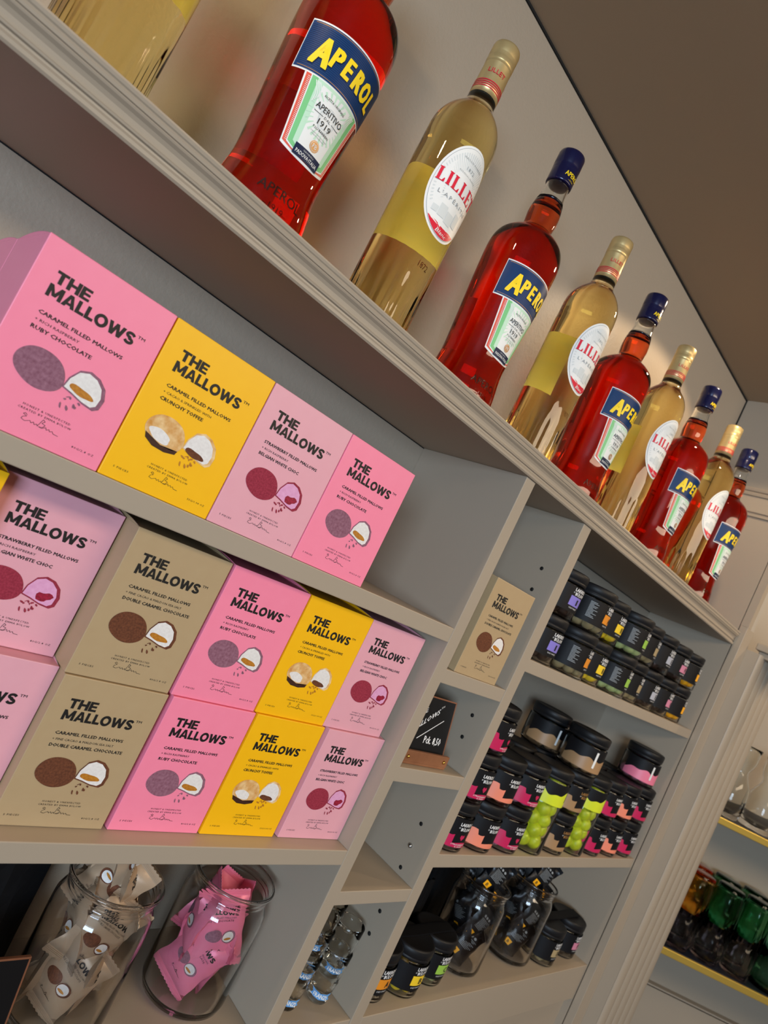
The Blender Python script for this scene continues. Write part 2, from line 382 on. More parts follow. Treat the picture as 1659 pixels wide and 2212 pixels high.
# ------------------------------------------------------------------ chocolate mallow cartons
BW, BD, BH = 0.0884, 0.0840, 0.1190
def mallow_art(mb, kind, mp):
    o1, o2, o3, o4 = 0.00020, 0.00026, 0.00032, 0.00038
    if kind == 'ruby': sk, ins, fil, crumb = 'cocoa_ruby', 'mallow_white', 'caramel', 'cocoa_ruby'
    if kind == 'tan': sk, ins, fil, crumb = 'cocoa_brown', 'mallow_white', 'caramel', 'cocoa_brown'
    if kind == 'straw': sk, ins, fil, crumb = 'cocoa_straw', 'mallow_pink', 'berry', 'cocoa_straw'
    if kind == 'yellow': sk, ins, fil, crumb = 'toffee_top', 'mallow_white', 'cocoa_brown', 'caramel'
    shape(mb, ell(-0.0148, 0.0442, 0.0157, 0.0120, 40, -0.22, 0.022, 3), mp, o1, sk)
    if kind == 'yellow':
        pts = [(-0.0286, 0.0400), (-0.0270, 0.0360), (-0.0200, 0.0325), (-0.0100, 0.0318), (-0.0020, 0.0335), (-0.0010, 0.0365), (-0.0060, 0.0352), (-0.0140, 0.0352), (-0.0220, 0.0378)]
        shape(mb, pts, mp, o2, 'choc_dark', 1); shape(mb, ell(-0.0180, 0.0412, 0.0095, 0.0040, 24, -0.2, 0.08, 5), mp, o2, 'mallow_white')
    # the cut half: skin, inside, filling
    def half(s, dx=0, dz=0):
        b = [(0.0022, 0.0405), (0.0035, 0.0475), (0.0075, 0.0542), (0.0135, 0.0566), (0.0200, 0.0550), (0.0255, 0.0505), (0.0280, 0.0440), (0.0272, 0.0375), (0.0240, 0.0352), (0.0170, 0.0362), (0.0090, 0.0388)]
        s *= 1.05; c = (0.0139 + dx, 0.0455 + dz); return [(c[0] + (x - 0.0148) * s, c[1] + (z - 0.0452) * s) for x, z in b]
    shape(mb, half(1.0), mp, o2, 'toffee_top' if kind == 'yellow' else sk, 2)
    shape(mb, half(0.86, -0.0008, 0.0), mp, o3, ins, 2)
    if kind == 'straw': shape(mb, ell(0.0165, 0.0425, 0.0052, 0.0040, 14, 0.2, 0.22, 4), mp, o4, fil)
    elif kind == 'yellow': shape(mb, ell(0.0115, 0.0400, 0.0078, 0.0028, 20, -0.15, 0.1, 4), mp, o4, fil)
    else: shape(mb, ell(0.0125, 0.0425, 0.0080, 0.0027, 22, -0.18, 0.10, 4), mp, o4, fil)
    rd = random.Random(11)
    for i in range(12 if kind in ('yellow', 'straw') else 8):
        x = rd.uniform(0.004, 0.022); z = 0.0365 - rd.uniform(0, 0.007)
        shape(mb, ell(x, z, rd.uniform(0.0006, 0.0017), rd.uniform(0.0004, 0.001), 7, rd.uniform(0, 3), 0.2, i), mp, o2, crumb, 1)
def signature(mb, mp, x0, z0, wd, m, off):
    raw = [(0.10, .75), (.04, .9), (.0, .75), (.10, .62), (.02, .45), (.0, .2), (.1, .1), (.22, .35), (.26, .15), (.31, .35), (.35, .12), (.40, .3), (.43, .12), (.48, .8), (.5, 1), (.56, .85), (.5, .6),
           (.6, .5), (.56, .2), (.46, .12), (.55, .1), (.64, .35), (.67, .12), (.73, .3), (.76, .1), (.82, .25), (.86, .05), (1.0, .02)]
    stroke(mb, [(x0 + a * wd, z0 + b * wd * 0.25) for a, b in raw], mp, off, 0.00028, m)
LINES = dict(ruby=('CARAMEL FILLED MALLOWS', '+ RICH RASPBERRY', 'RUBY CHOCOLATE', '80G/2.8 OZ', 0.0249, -0.0025, 0.0082),
             tan=('CARAMEL FILLED MALLOWS', '+ FINE CACAO & MALDON SEA SALT', 'DOUBLE CARAMEL CHOCOLATE', '80G/2.8 OZ', 0.0249, 0.0190, 0.0290),
             straw=('STRAWBERRY FILLED MALLOWS', '+ RICH RASPBERRY', 'BELGIAN WHITE CHOC', '80G/2.8 OZ', 0.0270, -0.0025, 0.0120),
             yellow=('CARAMEL FILLED MALLOWS', '+ CACAO & SPRINKLED WITH', 'CRUNCHY TOFFEE', '55G/1.94 OZ', 0.0249, 0.0099, 0.0053))
def front_print(mb, kind, mp):
    l1, l2, l3, wt, e1, e2, e3 = LINES[kind]; K = 'black_ink'; o = 0.00022
    heavy(mb, 'THE', mp, -0.0311, -0.0088, 0.0944, 0.0077, K, o)
    heavy(mb, 'MALLOWS', mp, -0.0318, 0.0264, 0.0850, 0.0080, K, o)
    text(mb, 'TM', mp, 0.0273, 0.0325, 0.0916, 0.0021, K, o, 0.012, res=1)
    text(mb, l1, mp, -0.0305, e1, 0.0737, 0.0026, K, o, 0.035, res=1)
    text(mb, l2, mp, -0.0303, e2, 0.0691, 0.0018, K, o, 0.0, res=1)
    text(mb, l3, mp, -0.0305, e3, 0.0639, 0.0027, K, o, 0.035, res=1)
    mallow_art(mb, kind, mp)
    text(mb, 'HONEST & UNEXPECTED', mp, -0.0140, 0.0160, 0.0203, 0.0014, K, o, 0.0, res=1, sp=1.2)
    text(mb, 'CREATED BY EMMA B\u00dcLOW', mp, -0.0160, 0.0176, 0.0177, 0.0014, K, o, 0.0, res=1, sp=1.2)
    signature(mb, mp, -0.0112, 0.0108, 0.0238, K, o)
    text(mb, '5 PIECES', mp, -0.0370, -0.0258, 0.0082, 0.0014, K, o, 0.0, res=1, sp=1.2)
    text(mb, wt, mp, 0.0228, 0.0378, 0.0082, 0.0014, K, o, 0.0, res=1, sp=1.2)
def heavy(mb, s, mp, x0, x1, z0, h, m, off):
    W = dict(T=.84, H=.90, E=.74, M=1.14, A=1.0, L=.68, O=1.04, W=1.42, S=.84); g = .05; w = .27; t = .235
    tot = sum(W[c] for c in s) + g * (len(s) - 1); k = (x1 - x0) / tot; x = 0
    def P(pts): mb.add([mp(x0 + (x + a) * k, z0 + b * h, off) for a, b in pts], [tuple(range(len(pts)))], m)
    def R(a, b, c, d): P([(a, c), (b, c), (b, d), (a, d)])
    def ring(pts_o, pts_i):
        n = len(pts_o)
        mb.add([mp(x0 + (x + a) * k, z0 + b * h, off) for a, b in pts_o + pts_i], [(i, (i + 1) % n, n + (i + 1) % n, n + i) for i in range(n - (0 if pts_o[0] == pts_o[-1] or True else 1))], m)
    for c in s:
        q = W[c]
        if c == 'T': R(0, q, 1 - t, 1); R(q / 2 - w / 2, q / 2 + w / 2, 0, 1 - t)
        if c == 'H': R(0, w, 0, 1); R(q - w, q, 0, 1); R(w, q - w, .5 - t / 2, .5 + t / 2)
        if c == 'E': R(0, w, 0, 1); R(w, q, 0, t * .95); R(w, q, 1 - t * .95, 1); R(w, q * .94, .5 - t * .45, .5 + t * .45)
        if c == 'L': R(0, w, 0, 1); R(w, q, 0, t)
        if c == 'M': R(0, w, 0, 1); R(q - w, q, 0, 1); P([(w, 1), (w - .02, 1), (q / 2 - .14, .16), (q / 2, .16), (q / 2, .42)]); P([(q - w, 1), (q / 2, .42), (q / 2, .16), (q / 2 + .14, .16), (q - w + .02, 1)]); P([(w - .02, 1), (w - .02, .58), (q / 2 - .14, .16)]); P([(q - w + .02, 1), (q / 2 + .14, .16), (q - w + .02, .58)])
        if c == 'A': P([(0, 0), (w * 1.08, 0), (q / 2 + .02, .80), (q / 2, 1), (q / 2 - w * .52, 1)]); P([(q - w * 1.08, 0), (q, 0), (q / 2 + w * .52, 1), (q / 2, 1), (q / 2 - .02, .80)]); R(q * .24, q * .76, .17, .17 + t * .86)
        if c == 'W': 
            for a, b in ((0, .26), (.72, .45), (.60, .98 - .02), (q - w, q - .38)):
                pass
            P([(0, 1), (w * 1.05, 1), (.26 + w * 1.0, 0), (.26, 0)]); P([(.26 + w * .05, 0), (.26 + w * 1.05, 0), (q / 2 + w * .5, 1), (q / 2 - w * .42, 1)]); P([(q / 2 - w * .5, 1), (q / 2 + w * .42, 1), (q - .26 - w * .05, 0), (q - .26 - w * 1.05, 0)]); P([(q - .26 - w, 0), (q - .26, 0), (q, 1), (q - w * 1.05, 1)])
        if c == 'O':
            n = 28; o_ = [(q / 2 + q / 2 * math.cos(2 * PI * i / n), .5 + .53 * math.sin(2 * PI * i / n)) for i in range(n)]; i_ = [(q / 2 + (q / 2 - w) * math.cos(2 * PI * i / n), .5 + (.53 - t * 1.08) * math.sin(2 * PI * i / n)) for i in range(n)]; ring(o_, i_)
        if c == 'S':
            c1, c2 = (q / 2, .735), (q / 2, .265); pts = []
            for i in range(11): a = math.radians(20 + 250 * i / 10); pts.append((c1[0] + math.cos(a) * q * .34, c1[1] + math.sin(a) * .175))
            for i in range(11): a = math.radians(90 - 250 * i / 10); pts.append((c2[0] + math.cos(a) * q * .34, c2[1] + math.sin(a) * .175))
            for i in range(len(pts) - 1):
                (a0, b0), (a1, b1) = pts[i], pts[i + 1]; d = math.hypot(a1 - a0, b1 - b0) or 1e-6; nx, nz = -(b1 - b0) / d * t * .5, (a1 - a0) / d * t * .5; ex, ez = (a1 - a0) / d * .05, (b1 - b0) / d * .05
                P([(a0 + nx - ex, b0 + nz - ez), (a1 + nx + ex, b1 + nz + ez), (a1 - nx + ex, b1 - nz + ez), (a0 - nx - ex, b0 - nz - ez)])
        x += q + g
CART = {}
def carton(kind, cx, yf, zb, label, group):
    rz = 0.0
    if kind not in CART:
        t = empty('chocolate_carton', (0, 0, 0))
        c = MB(); c.box(-BW / 2, BW / 2, 0, BD, 0.0002, BH - 0.0002, 'card_' + kind, 0.0006)
        front_print(c, kind, plane_map(0)); c.build('carton_body', t)
        for s in (-1, 1):                       # tuck flaps bowing up at the two side edges
            f = MB(); k = 14; vs = []
            for j in range(k + 1):
                u = j / k; zz = BH - 0.0006 + 0.0030 * math.sin(PI * u) ** 0.8
                y = 0.002 + (BD - 0.004) * u; x = s * (BW / 2 - 0.0002)
                vs += [(x, y, BH - 0.004), (x, y, zz), (x - s * 0.0005, y, zz), (x - s * 0.0005, y, BH - 0.004)]
            fs = []
            for j in range(k):
                a = j * 4; fs += [(a, a + 4, a + 5, a + 1), (a + 1, a + 5, a + 6, a + 2), (a + 2, a + 6, a + 7, a + 3)]
            f.add(vs, fs, 'card_' + kind); f.add([(v[0] , v[1], v[2] + 0.0001) for v in vs[1::4]] + [(v[0], v[1], v[2] + 0.0001) for v in vs[2::4]], [(i, i + 1, k + 2 + i, k + 1 + i) for i in range(k)], 'card_edge')
            f.build('tuck_flap', t)
        CART[kind] = t; o = t
    else: o = dup(CART[kind])
    o.location = (cx, yf, zb + Z0); tag(o, label, 'chocolate box', group); return o
g1 = 'mallow cartons along the top shelf'; y1 = 0.002
for i, (k, nm) in enumerate((('ruby', 'bright pink ruby chocolate carton with purple-lit side, largest and leftmost on the upper shelf'), ('yellow', 'yellow crunchy toffee carton standing on the upper shelf'),
                             ('straw', 'pale pink strawberry carton on the upper shelf between yellow and bright pink ones'), ('ruby', 'bright pink ruby carton ending the upper shelf row beside the empty corner'))):
    carton(k, 0.1250 + 0.0894 * i, y1, S1t, nm, g1)
carton('ruby', 0.1250, y1 + BD + 0.001, S1t, 'second pink carton hidden close behind the leftmost upper shelf carton', g1)
g2 = 'mallow cartons stacked on the lower shelf'; zl = S2t; zu = S2t + BH
carton('tan', 0.2688, 0.0195, zl, 'tan double caramel carton at the bottom of the lower shelf stack', g2)
carton('ruby', 0.3620, 0.0195, zl, 'bright pink ruby carton in the bottom row, right of the tan one', g2)
carton('yellow', 0.4527, 0.0190, zl, 'yellow toffee carton in the bottom row between bright pink and pale pink', g2)
carton('straw', 0.5480, 0.0190, zl, 'pale pink strawberry carton in the bottom row against the divider', g2)
carton('straw', 0.1795, 0.0310, zl, 'pale pink carton in the bottom row cut by the left photo edge', g2)
carton('tan', 0.2680, 0.0215, zu, 'tan double caramel carton on top of the other tan one', g2)
carton('ruby', 0.3595, 0.0215, zu, 'bright pink ruby carton in the top row of the lower shelf', g2)
carton('yellow', 0.4500, 0.0215, zu, 'yellow toffee carton in the top row of the lower shelf beside the strawberry one', g2)
carton('straw', 0.5395, 0.0220, zu, 'pale pink strawberry carton in the top row near the divider', g2)
carton('straw', 0.1780, 0.0460, zu, 'pale pink strawberry carton set back in the top row at the left', g2)
carton('yellow', 0.0870, 0.0300, zu, 'yellow carton of which only a corner shows at the left photo edge', g2)
carton('tan', 0.6738, 0.0030, N1t, 'single tan double caramel carton alone in the narrow bay', 'mallow carton in the narrow bay')

# ------------------------------------------------------------------ bottles on the ledge
def arc_shape_cyl(mb, R, a0, a1, zfun0, zfun1, m, off, na=20, nz=3):
    vs = []; fs = []
    for j in range(nz + 1):
        for i in range(na + 1):
            a = a0 + (a1 - a0) * i / na; z = zfun0(a) + (zfun1(a) - zfun0(a)) * j / nz
            r = R(z) + off; vs.append((r * math.sin(a), -r * math.cos(a), z))
    for j in range(nz):
        for i in range(na):
            q = j * (na + 1) + i; fs.append((q, q + 1, q + na + 2, q + na + 1))
    mb.add(vs, fs, m, True)
def interp(prof):
    pr = sorted([(z, r) for r, z in prof])
    def f(z):
        if z <= pr[0][0]: return pr[0][1]
        for (a, ra), (b, rb) in zip(pr, pr[1:]):
            if z <= b: return ra + (rb - ra) * (z - a) / max(b - a, 1e-9)
        return pr[-1][1]
    return f
def smooth_prof(pts, k=4):          # Catmull-Rom through (r, z)
    out = []
    for i in range(len(pts) - 1):
        p0 = pts[max(i - 1, 0)]; p1 = pts[i]; p2 = pts[i + 1]; p3 = pts[min(i + 2, len(pts) - 1)]
        for j in range(k):
            t = j / k; q = []
            for d in (0, 1):
                q.append(0.5 * (2 * p1[d] + (p2[d] - p0[d]) * t + (2 * p0[d] - 5 * p1[d] + 4 * p2[d] - p3[d]) * t * t + (3 * p1[d] - p0[d] - 3 * p2[d] + p3[d]) * t ** 3))
            out.append((max(q[0], 0), q[1]))
    out.append(pts[-1]); return out
AB = [(.0370, .0), (.0395, .0015), (.0405, .006), (.0405, .018), (.0392, .030), (.0374, .043), (.0365, .054), (.0368, .066), (.0384, .095), (.0402, .125), (.0416, .150), (.0424, .172), (.0424, .184), (.0412, .194),
      (.0375, .203), (.030, .2105), (.0215, .2165), (.0174, .2210), (.0172, .2260), (.0182, .2360), (.0180, .2440), (.0166, .2535)]
ABs = smooth_prof(AB, 3); AR = interp(ABs)
def make_red():
    t = empty('red_aperitif_bottle', (0, 0, 0))
    b = MB(); b.lathe([(0.0, 0.004), (0.025, 0.003), (0.033, 0.0)] + ABs + [(0.0, 0.2533)], 'red_aperitif', 72)
    # raised lettering in the glass near the foot
    mp = cyl_map(lambda z: AR(z) + 0.0, -0.12)
    text(b, 'APEROL', mp, -0.0200, 0.0200, 0.0235, 0.0085, 'red_aperitif', 0.0007, 0.01); text(b, '\u20131919\u2013', mp, -0.0110, 0.0110, 0.0125, 0.0055, 'red_aperitif', 0.0007, 0.0)
    b.build('bottle_body', t)
    nk = MB(); nk.lathe([(.0166, .2536), (.0152, .2590), (.0138, .2660), (.0134, .2760), (.0134, .2860), (.0114, .2860), (.0114, .2760), (.0118, .2660), (.0132, .2590), (.0146, .2536)], 'glass_thin', 40, close=True)
    nk.build('clear_neck', t)
    c = MB(); c.lathe([(.0, .2790), (.0142, .2790), (.0150, .2794), (.0152, .2810)] + [(.0152, .2950), (.0150, .2960), (.0153, .2970), (.0150, .2982), (.0153, .2994), (.0150, .3006), (.0155, .3018), (.0155, .3150), (.0150, .3178), (.0135, .3190), (.0, .3192)], 'navy_cap', 48,
                      lambda a, z: 1 + (0.012 * math.cos(36 * a) if .3025 < z < .316 else 0))
    m2 = cyl_map(lambda z: .0152, 0.0)
    text(c, 'APEROL', m2, -0.0110, 0.0110, 0.2862, 0.0058, 'yellow_ink', 0.0005, 0.02); text(c, '\u20131919\u2013', m2, -0.0050, 0.0050, 0.2822, 0.0022, 'yellow_ink', 0.0004, 0.0, res=1)
    c.build('screw_cap', t)
    l = MB(); D = math.radians
    arc_shape_cyl(l, AR, D(-62), D(62), lambda a: .1186, lambda a: .1590, 'white_paper', .0004, 30)
    arc_shape_cyl(l, AR, D(-61), D(61), lambda a: .1200, lambda a: .1577, 'blue_label', .0006, 30)
    for z in (.1212, .1563): arc_shape_cyl(l, AR, D(-57), D(60), lambda a: z, lambda a: z + .0004, 'gold_ink', .0008, 30, 1)
    mp = cyl_map(AR, 0)
    for k in range(22):
        z = .1232 + k * .00148; arc_shape_cyl(l, AR, D(-59.5), D(60), lambda a: z, lambda a: z + .0003, 'blue_dark', .0007, 26, 1)
    xs = [(-.0345, -.0190, 'A', .0235, .126), (-.0195, -.0100, 'P', .0170, .1305), (-.0085, .0000, 'E', .0170, .1305), (.0018, .0112, 'R', .0175, .1300), (.0120, .0225, 'O', .0170, .1305), (.0238, .0315, 'L', .0175, .1300)]
    for x0, x1, ch, h, z in xs:
        text(l, ch, mp, x0 + .0004, x1 + .0004, z - .0005, h, 'blue_dark', .0009, 0.05, 0.15); text(l, ch, mp, x0, x1, z, h, 'yellow_ink', .0012, 0.05, 0.15)
    lo = lambda a: .0640 - .0046 * math.cos(a * 2.4)
    def wid(z): return D(34 + 9.5 * (z - .06) / .06)
    def panel(e, m, off, z0, z1):
        vs = []; fs = []; na = 22; nz = 8
        for j in range(nz + 1):
            for i in range(na + 1):
                t_ = -1 + 2 * i / na; zb = z0 + 0.0045 * abs(t_) ** 2.2; z = zb + (z1 - zb) * j / nz; a = wid(z) * e * t_
                r = AR(z) + off; vs.append((r * math.sin(a), -r * math.cos(a), z))
        for j in range(nz):
            for i in range(na):
                q = j * (na + 1) + i; fs.append((q, q + 1, q + na + 2, q + na + 1))
        l.add(vs, fs, m, True)
    panel(1.04, 'white_paper', .0003, .0585, .1186); panel(0.99, 'orange_red', .0005, .0605, .1186)
    for s in (-1, 1):                        # fine hatching on the red side strips
        for k in range(38):
            z = .066 + k * .00135; a = wid(z) * s
            l.add([((AR(z) + .0007) * math.sin(q), -(AR(z) + .0007) * math.cos(q), zz) for q, zz in ((a * .865, z), (a * .93, z + .0003), (a * .93, z + .0006), (a * .865, z + .0004))], [(0, 1, 2, 3)], 'white_paper')
    panel(0.85, 'white_paper', .0007, .0610, .1186); panel(0.82, 'green_ink', .0008, .0620, .1186); panel(0.66, 'pale_green', .0009, .0640, .1186); panel(0.50, 'white_paper', .0010, .0640, .1160)
    for k in range(26):                      # rays behind the wording
        a = PI * 2 * k / 26; c0 = (0.0, .098); r0, r1 = .0125, .019
        p = [(c0[0] + math.cos(a + d) * r_, c0[1] + math.sin(a + d) * r_) for r_, d in ((r0, -.02), (r1, -.05), (r1, .05), (r0, .02))]
        if min(q[1] for q in p) > .066: l.add([mp(q[0], q[1], .0011) for q in p], [(0, 1, 2, 3)], 'pale_green')
    for s in (-1, 1):                        # corner scrolls
        for k in range(4):
            pts = [(s * (.0215 - .0012 * k - .004 * math.sin(u / 10 * 2.2)), .1165 - .0017 * u * (1 - .12 * k)) for u in range(10)]
            stroke(l, pts, mp, .0012, .0006, 'white_paper')
    for rr, m_ in ((.0085, 'pale_grey'), (.0072, 'white_paper'), (.0065, 'pale_grey'), (.0058, 'white_paper')): shape(l, ell(0, .0965, rr * .95, rr * 1.15, 28), mp, .00115 + (.0085 - rr) * .02, m_, 1)
    text(l, 'RICETTA ORIGINALE', mp, -.0105, .0105, .1096, .0019, 'black_ink', .0014, res=1)
    text(l, 'APERITIVO', mp, -.0135, .0135, .0998, .0050, 'black_ink', .0014, 0.01); text(l, 'DAL', mp, -.0032, .0032, .0963, .0021, 'black_ink', .0014, res=1)
    for s in (-1, 1): stroke(l, [(s * .0045, .0972), (s * .0130, .0972)], mp, .0014, .0004, 'black_ink')
    text(l, '1919', mp, -.0066, .0066, .0900, .0048, 'black_ink', .0014, 0.01); text(l, 'F.LLI BARBIERI', mp, -.0082, .0082, .0862, .0019, 'black_ink', .0014, res=1)
    text(l, 'A BASE DI INFUSI DI ERBE', mp, -.0085, .0085, .0832, .0009, 'grey_ink', .0014, res=1); text(l, 'E RADICI SELEZIONATE', mp, -.0070, .0070, .0815, .0009, 'grey_ink', .0014, res=1)
    shape(l, ell(.0010, .0752, .0046, .0044, 26), mp, .0012, 'gold_ink', 1); shape(l, ell(.0010, .0752, .0039, .0037, 26), mp, .0014, 'white_paper', 1); shape(l, ell(.0010, .0752, .0036, .0034, 26), mp, .00155, 'gold_ink', 1)
    text(l, 'FB', mp, -.0012, .0032, .0734, .0036, 'white_paper', .0018)
    quadgrid(l, -.0135, .0135, .0606, .0692, mp, .0013, 'blue_dark', 8, 2); text(l, 'CASA FONDATA A', mp, -.0055, .0055, .0665, .0013, 'pale_grey', .0016, res=1); text(l, 'PADOVA\u00b7ITALIA', mp, -.0115, .0115, .0624, .0030, 'white_paper', .0016, 0.01)
    l.build('front_label', t)
    k = MB(); arc_shape_cyl(k, AR, D(148), D(212), lambda a: .062, lambda a: .132, 'white_paper', .0004, 16); k.build('back_label', t)
    return t
LB = [(.0335, .0), (.0350, .002), (.0352, .008), (.0352, .070), (.0352, .150), (.0352, .205), (.0350, .2130), (.0340, .2210), (.0318, .2275), (.0290, .2330), (.0255, .2380), (.0215, .2425), (.0180, .2465), (.0158, .2505), (.0150, .2540), (.0146, .2600)]
LBs = smooth_prof(LB, 3); LR = interp(LBs)
def flute(a, z):
    if z > .066 or z < .004: return 1
    k = min(1, (z - .004) / .01, (.066 - z) / .02); return 1 - 0.028 * k * (0.5 + 0.5 * math.cos(22 * a))
def serif(mb, s, mp, x0, x1, z0, h, m, off):
    W = dict(L=.66, I=.34, E=.68, T=.72); g = .13; w = .22; f = .06; q = .065
    k = (x1 - x0) / (sum(W[c] for c in s) + g * (len(s) - 1)); x = 0
    def P(pts): mb.add([mp(x0 + (x + a) * k, z0 + b * h, off) for a, b in pts], [tuple(range(len(pts)))], m)
    def R(a, b, c, d): P([(a, c), (b, c), (b, d), (a, d)])
    for c in s:
        e = W[c]
        if c == 'T': R(e / 2 - w / 2, e / 2 + w / 2, 0, 1); R(e / 2 - w / 2 - f, e / 2 + w / 2 + f, 0, q); R(0, e, 1 - q, 1); P([(0, 1), (0, .76), (.05, .76), (.14, 1)]); P([(e, 1), (e - .14, 1), (e - .05, .76), (e, .76)])
        else:
            R(f, f + w, 0, 1); R(0, w + 2 * f, 0, q); R(0, w + 2 * f, 1 - q, 1)
            if c in 'LE': R(f, e, 0, q); P([(e, 0), (e, .30), (e - .05, .30), (e - .17, q), (e - .17, 0)])
            if c == 'E': R(f, e - .03, 1 - q, 1); P([(e - .03, 1), (e - .17, 1), (e - .07, .74), (e - .03, .74)]); R(f + w, e - .18, .48, .54); P([(e - .20, .51), (e - .14, .38), (e - .14, .64)])
        x += e + g
def make_white():
    t = empty('pale_aperitif_bottle', (0, 0, 0))
    extra = [(.0352, .012 + .006 * k) for k in range(10)]
    pr = sorted(LBs[:9] + [], key=lambda p: p[1]) ; pr = [p for p in LBs if p[1] < .009] + extra + [p for p in LBs if p[1] > .073]
    b = MB(); b.lathe([(0.0, 0.006), (0.020, 0.004), (0.028, 0.0)] + pr + [(0.0, .2602)], 'pale_wine', 132, flute)
    text(b, '1872', cyl_map(LR, 0.0), -.006, .006, .070, .006, 'pale_wine', .0006, 0.0)
    b.build('bottle_body', t)
    c = MB(); c.lathe([(.0, .2575), (.0144, .2575), (.0144, .2588)], 'cap_seal', 40)
    c.lathe([(.0, .2588), (.0148, .2588), (.0146, .2700), (.0140, .2930), (.0143, .2940), (.0136, .2950), (.0143, .2962), (.0144, .2972), (.0144, .3010), (.0140, .3020), (.0144, .3032), (.0140, .3046), (.0144, .3058), (.0144, .3140), (.0138, .3165), (.0120, .3178), (.0, .3180)], 'gold_cap', 48,
            lambda a, z: 1 + (0.012 * math.cos(40 * a) if .2975 < z < .3012 else 0))
    m2 = cyl_map(lambda z: .0146, 0.5)
    for q in (-.0150, .0150): text(c, 'LILLET', m2, q - .0095, q + .0095, .2800, .0048, 'red_ink', .0004, 0.005)
    for z in (.2640, .2662, .2684, .2706): arc_shape_cyl(c, lambda z: .0148, -PI, PI, lambda a: z, lambda a: z + .0010, 'red_ink', .0002, 40, 1)
    c.build('screw_cap', t)
    l = MB(); mp = cyl_map(LR, 0)
    zc = .1485
    def ov(s): return ell(0, zc, .0318 - s, .0472 - s, 56)
    shape(l, ov(0), mp, .0004, 'white_paper', 5); shape(l, ov(.0022), mp, .0006, 'grey_ink', 5); shape(l, ov(.0026), mp, .0007, 'white_paper', 5)
    for k in range(72):
        a = 2 * PI * k / 72; p = []
        for r_, d in ((.52, -.012), (.9, -.018), (.9, .018), (.52, .012)): p.append((math.cos(a + d) * .0300 * r_, zc + math.sin(a + d) * .0450 * r_))
        if math.sin(a) > -.55: l.add([mp(q[0], q[1], .0009) for q in p], [(0, 1, 2, 3)], 'pale_grey')
    a0 = math.asin(-.74); seg = [(math.cos(a) * .0288, zc + math.sin(a) * .0442) for a in [PI - a0 + (a0 * 2 + PI) * 0 + (PI + 2 * a0) * i / 16 for i in range(17)]]
    shape(l, seg + [(.010, .1145), (0, .1130), (-.010, .1145)][::1], mp, .0010, 'red_ink', 2)
    text(l, 'Blanc', mp, -.0070, .0080, .1065, .0038, 'white_paper', .0013, 0, 0.3)
    serif(l, 'LILLET', mp, -.0278, .0278, .1484, .0130, 'red_ink', .0012)
    text(l, "L'AP\u00c9RITIF", mp, -.0205, .0205, .1380, .0040, 'grey_ink', .0012, 0.004, sp=1.35, res=1)
    text(l, '1872', mp, -.0050, .0050, .1722, .0034, 'grey_ink', .0012, res=1, sp=1.3); text(l, 'MAISON FOND\u00c9E', mp, -.0120, .0120, .1800, .0020, 'grey_ink', .0012, res=1, sp=1.3); text(l, 'PODENSAC FRANCE', mp, -.0110, .0110, .1672, .0016, 'grey_ink', .0012, res=1, sp=1.3)
    for x0, x1, z0_, z1_ in ((-.012, -.004, .120, .132), (-.003, .006, .118, .129), (.007, .014, .121, .134), (-.019, -.013, .121, .127)):
        quadgrid(l, x0, x1, z0_, z1_, mp, .0010, 'pale_grey', 4, 1)
    l.build('front_label', t)
    k = MB(); arc_shape_cyl(k, LR, math.radians(128), math.radians(232), lambda a: .098 + .004 * abs(math.sin(3 * a)), lambda a: .186 + .004 * math.sin(a * 2), 'cream_paper', .0004, 26)
    k.build('back_label', t)
    return t
rb = make_red(); wb = make_white()
gB = 'aperitif bottles lined up on the ledge'
BXS = [(0.0680, 'w', 'pale white aperitif bottle cut by the top left photo corner'), (0.2085, 'r', 'red aperitif bottle, biggest in view, nearest to the camera'), (0.3545, 'w', 'pale aperitif bottle standing between the two nearest red bottles'),
       (0.4985, 'r', 'second red aperitif bottle with its navy cap, third largest bottle in view'), (0.6470, 'w', 'pale aperitif bottle in the middle of the row, fifth from the left'), (0.7720, 'r', 'red aperitif bottle in mid row, third red one from the left'),
       (0.9040, 'w', 'pale aperitif bottle, fourth pale one from the left'), (1.0340, 'r', 'red aperitif bottle, last but one of the reds'), (1.1740, 'w', 'last pale aperitif bottle before the end wall'), (1.2790, 'r', 'farthest and smallest red aperitif bottle beside the end wall')]
first = dict(r=True, w=True)
for x, k, lb in BXS:
    src = rb if k == 'r' else wb
    o = src if first[k] else dup(src); first[k] = False
    o.location = (x, 0.065, ZT + Z0); tag(o, lb, 'bottle', gB)

# ------------------------------------------------------------------ small liquorice jars
JR, JH = 0.0345, 0.0668
def jar_lid(b, r=JR, z0=0.0500, z1=JH):
    b.lathe([(0.0, z0), (r - .0022, z0), (r - .0010, z0 + .0006), (r - .0008, z0 + .0040), (r - .0014, z0 + .0044), (r - .0004, z0 + .0050), (r - .0004, z1 - .0022), (r - .0016, z1 - .0006), (r - .0034, z1), (r - .0050, z1 - .0006), (0.0, z1 - .0006)], 'jar_lid', 40)
def jar_shell(b, r, h, m='glass_thin'):
    b.lathe([(0.0, 0.0004), (r - .004, 0.0), (r - .0010, .0012), (r, .0036), (r, h - .006), (r - .0016, h - .002), (r - .003, h), (r - .0044, h), (r - .0030, h - .003), (r - .0016, h - .007), (r - .0016, .0040), (r - .0032, .0026), (0.0, .0024)], m, 40)
def balls(b, r, z, n, br, m):
    for i in range(n):
        a = 2 * PI * i / n; k = 6; pr = [(br * math.sin(PI * j / 8), z - br * math.cos(PI * j / 8)) for j in range(9)]
        b.lathe(pr, m, 12, c=((r - br) * math.sin(a), -(r - br) * math.cos(a)))
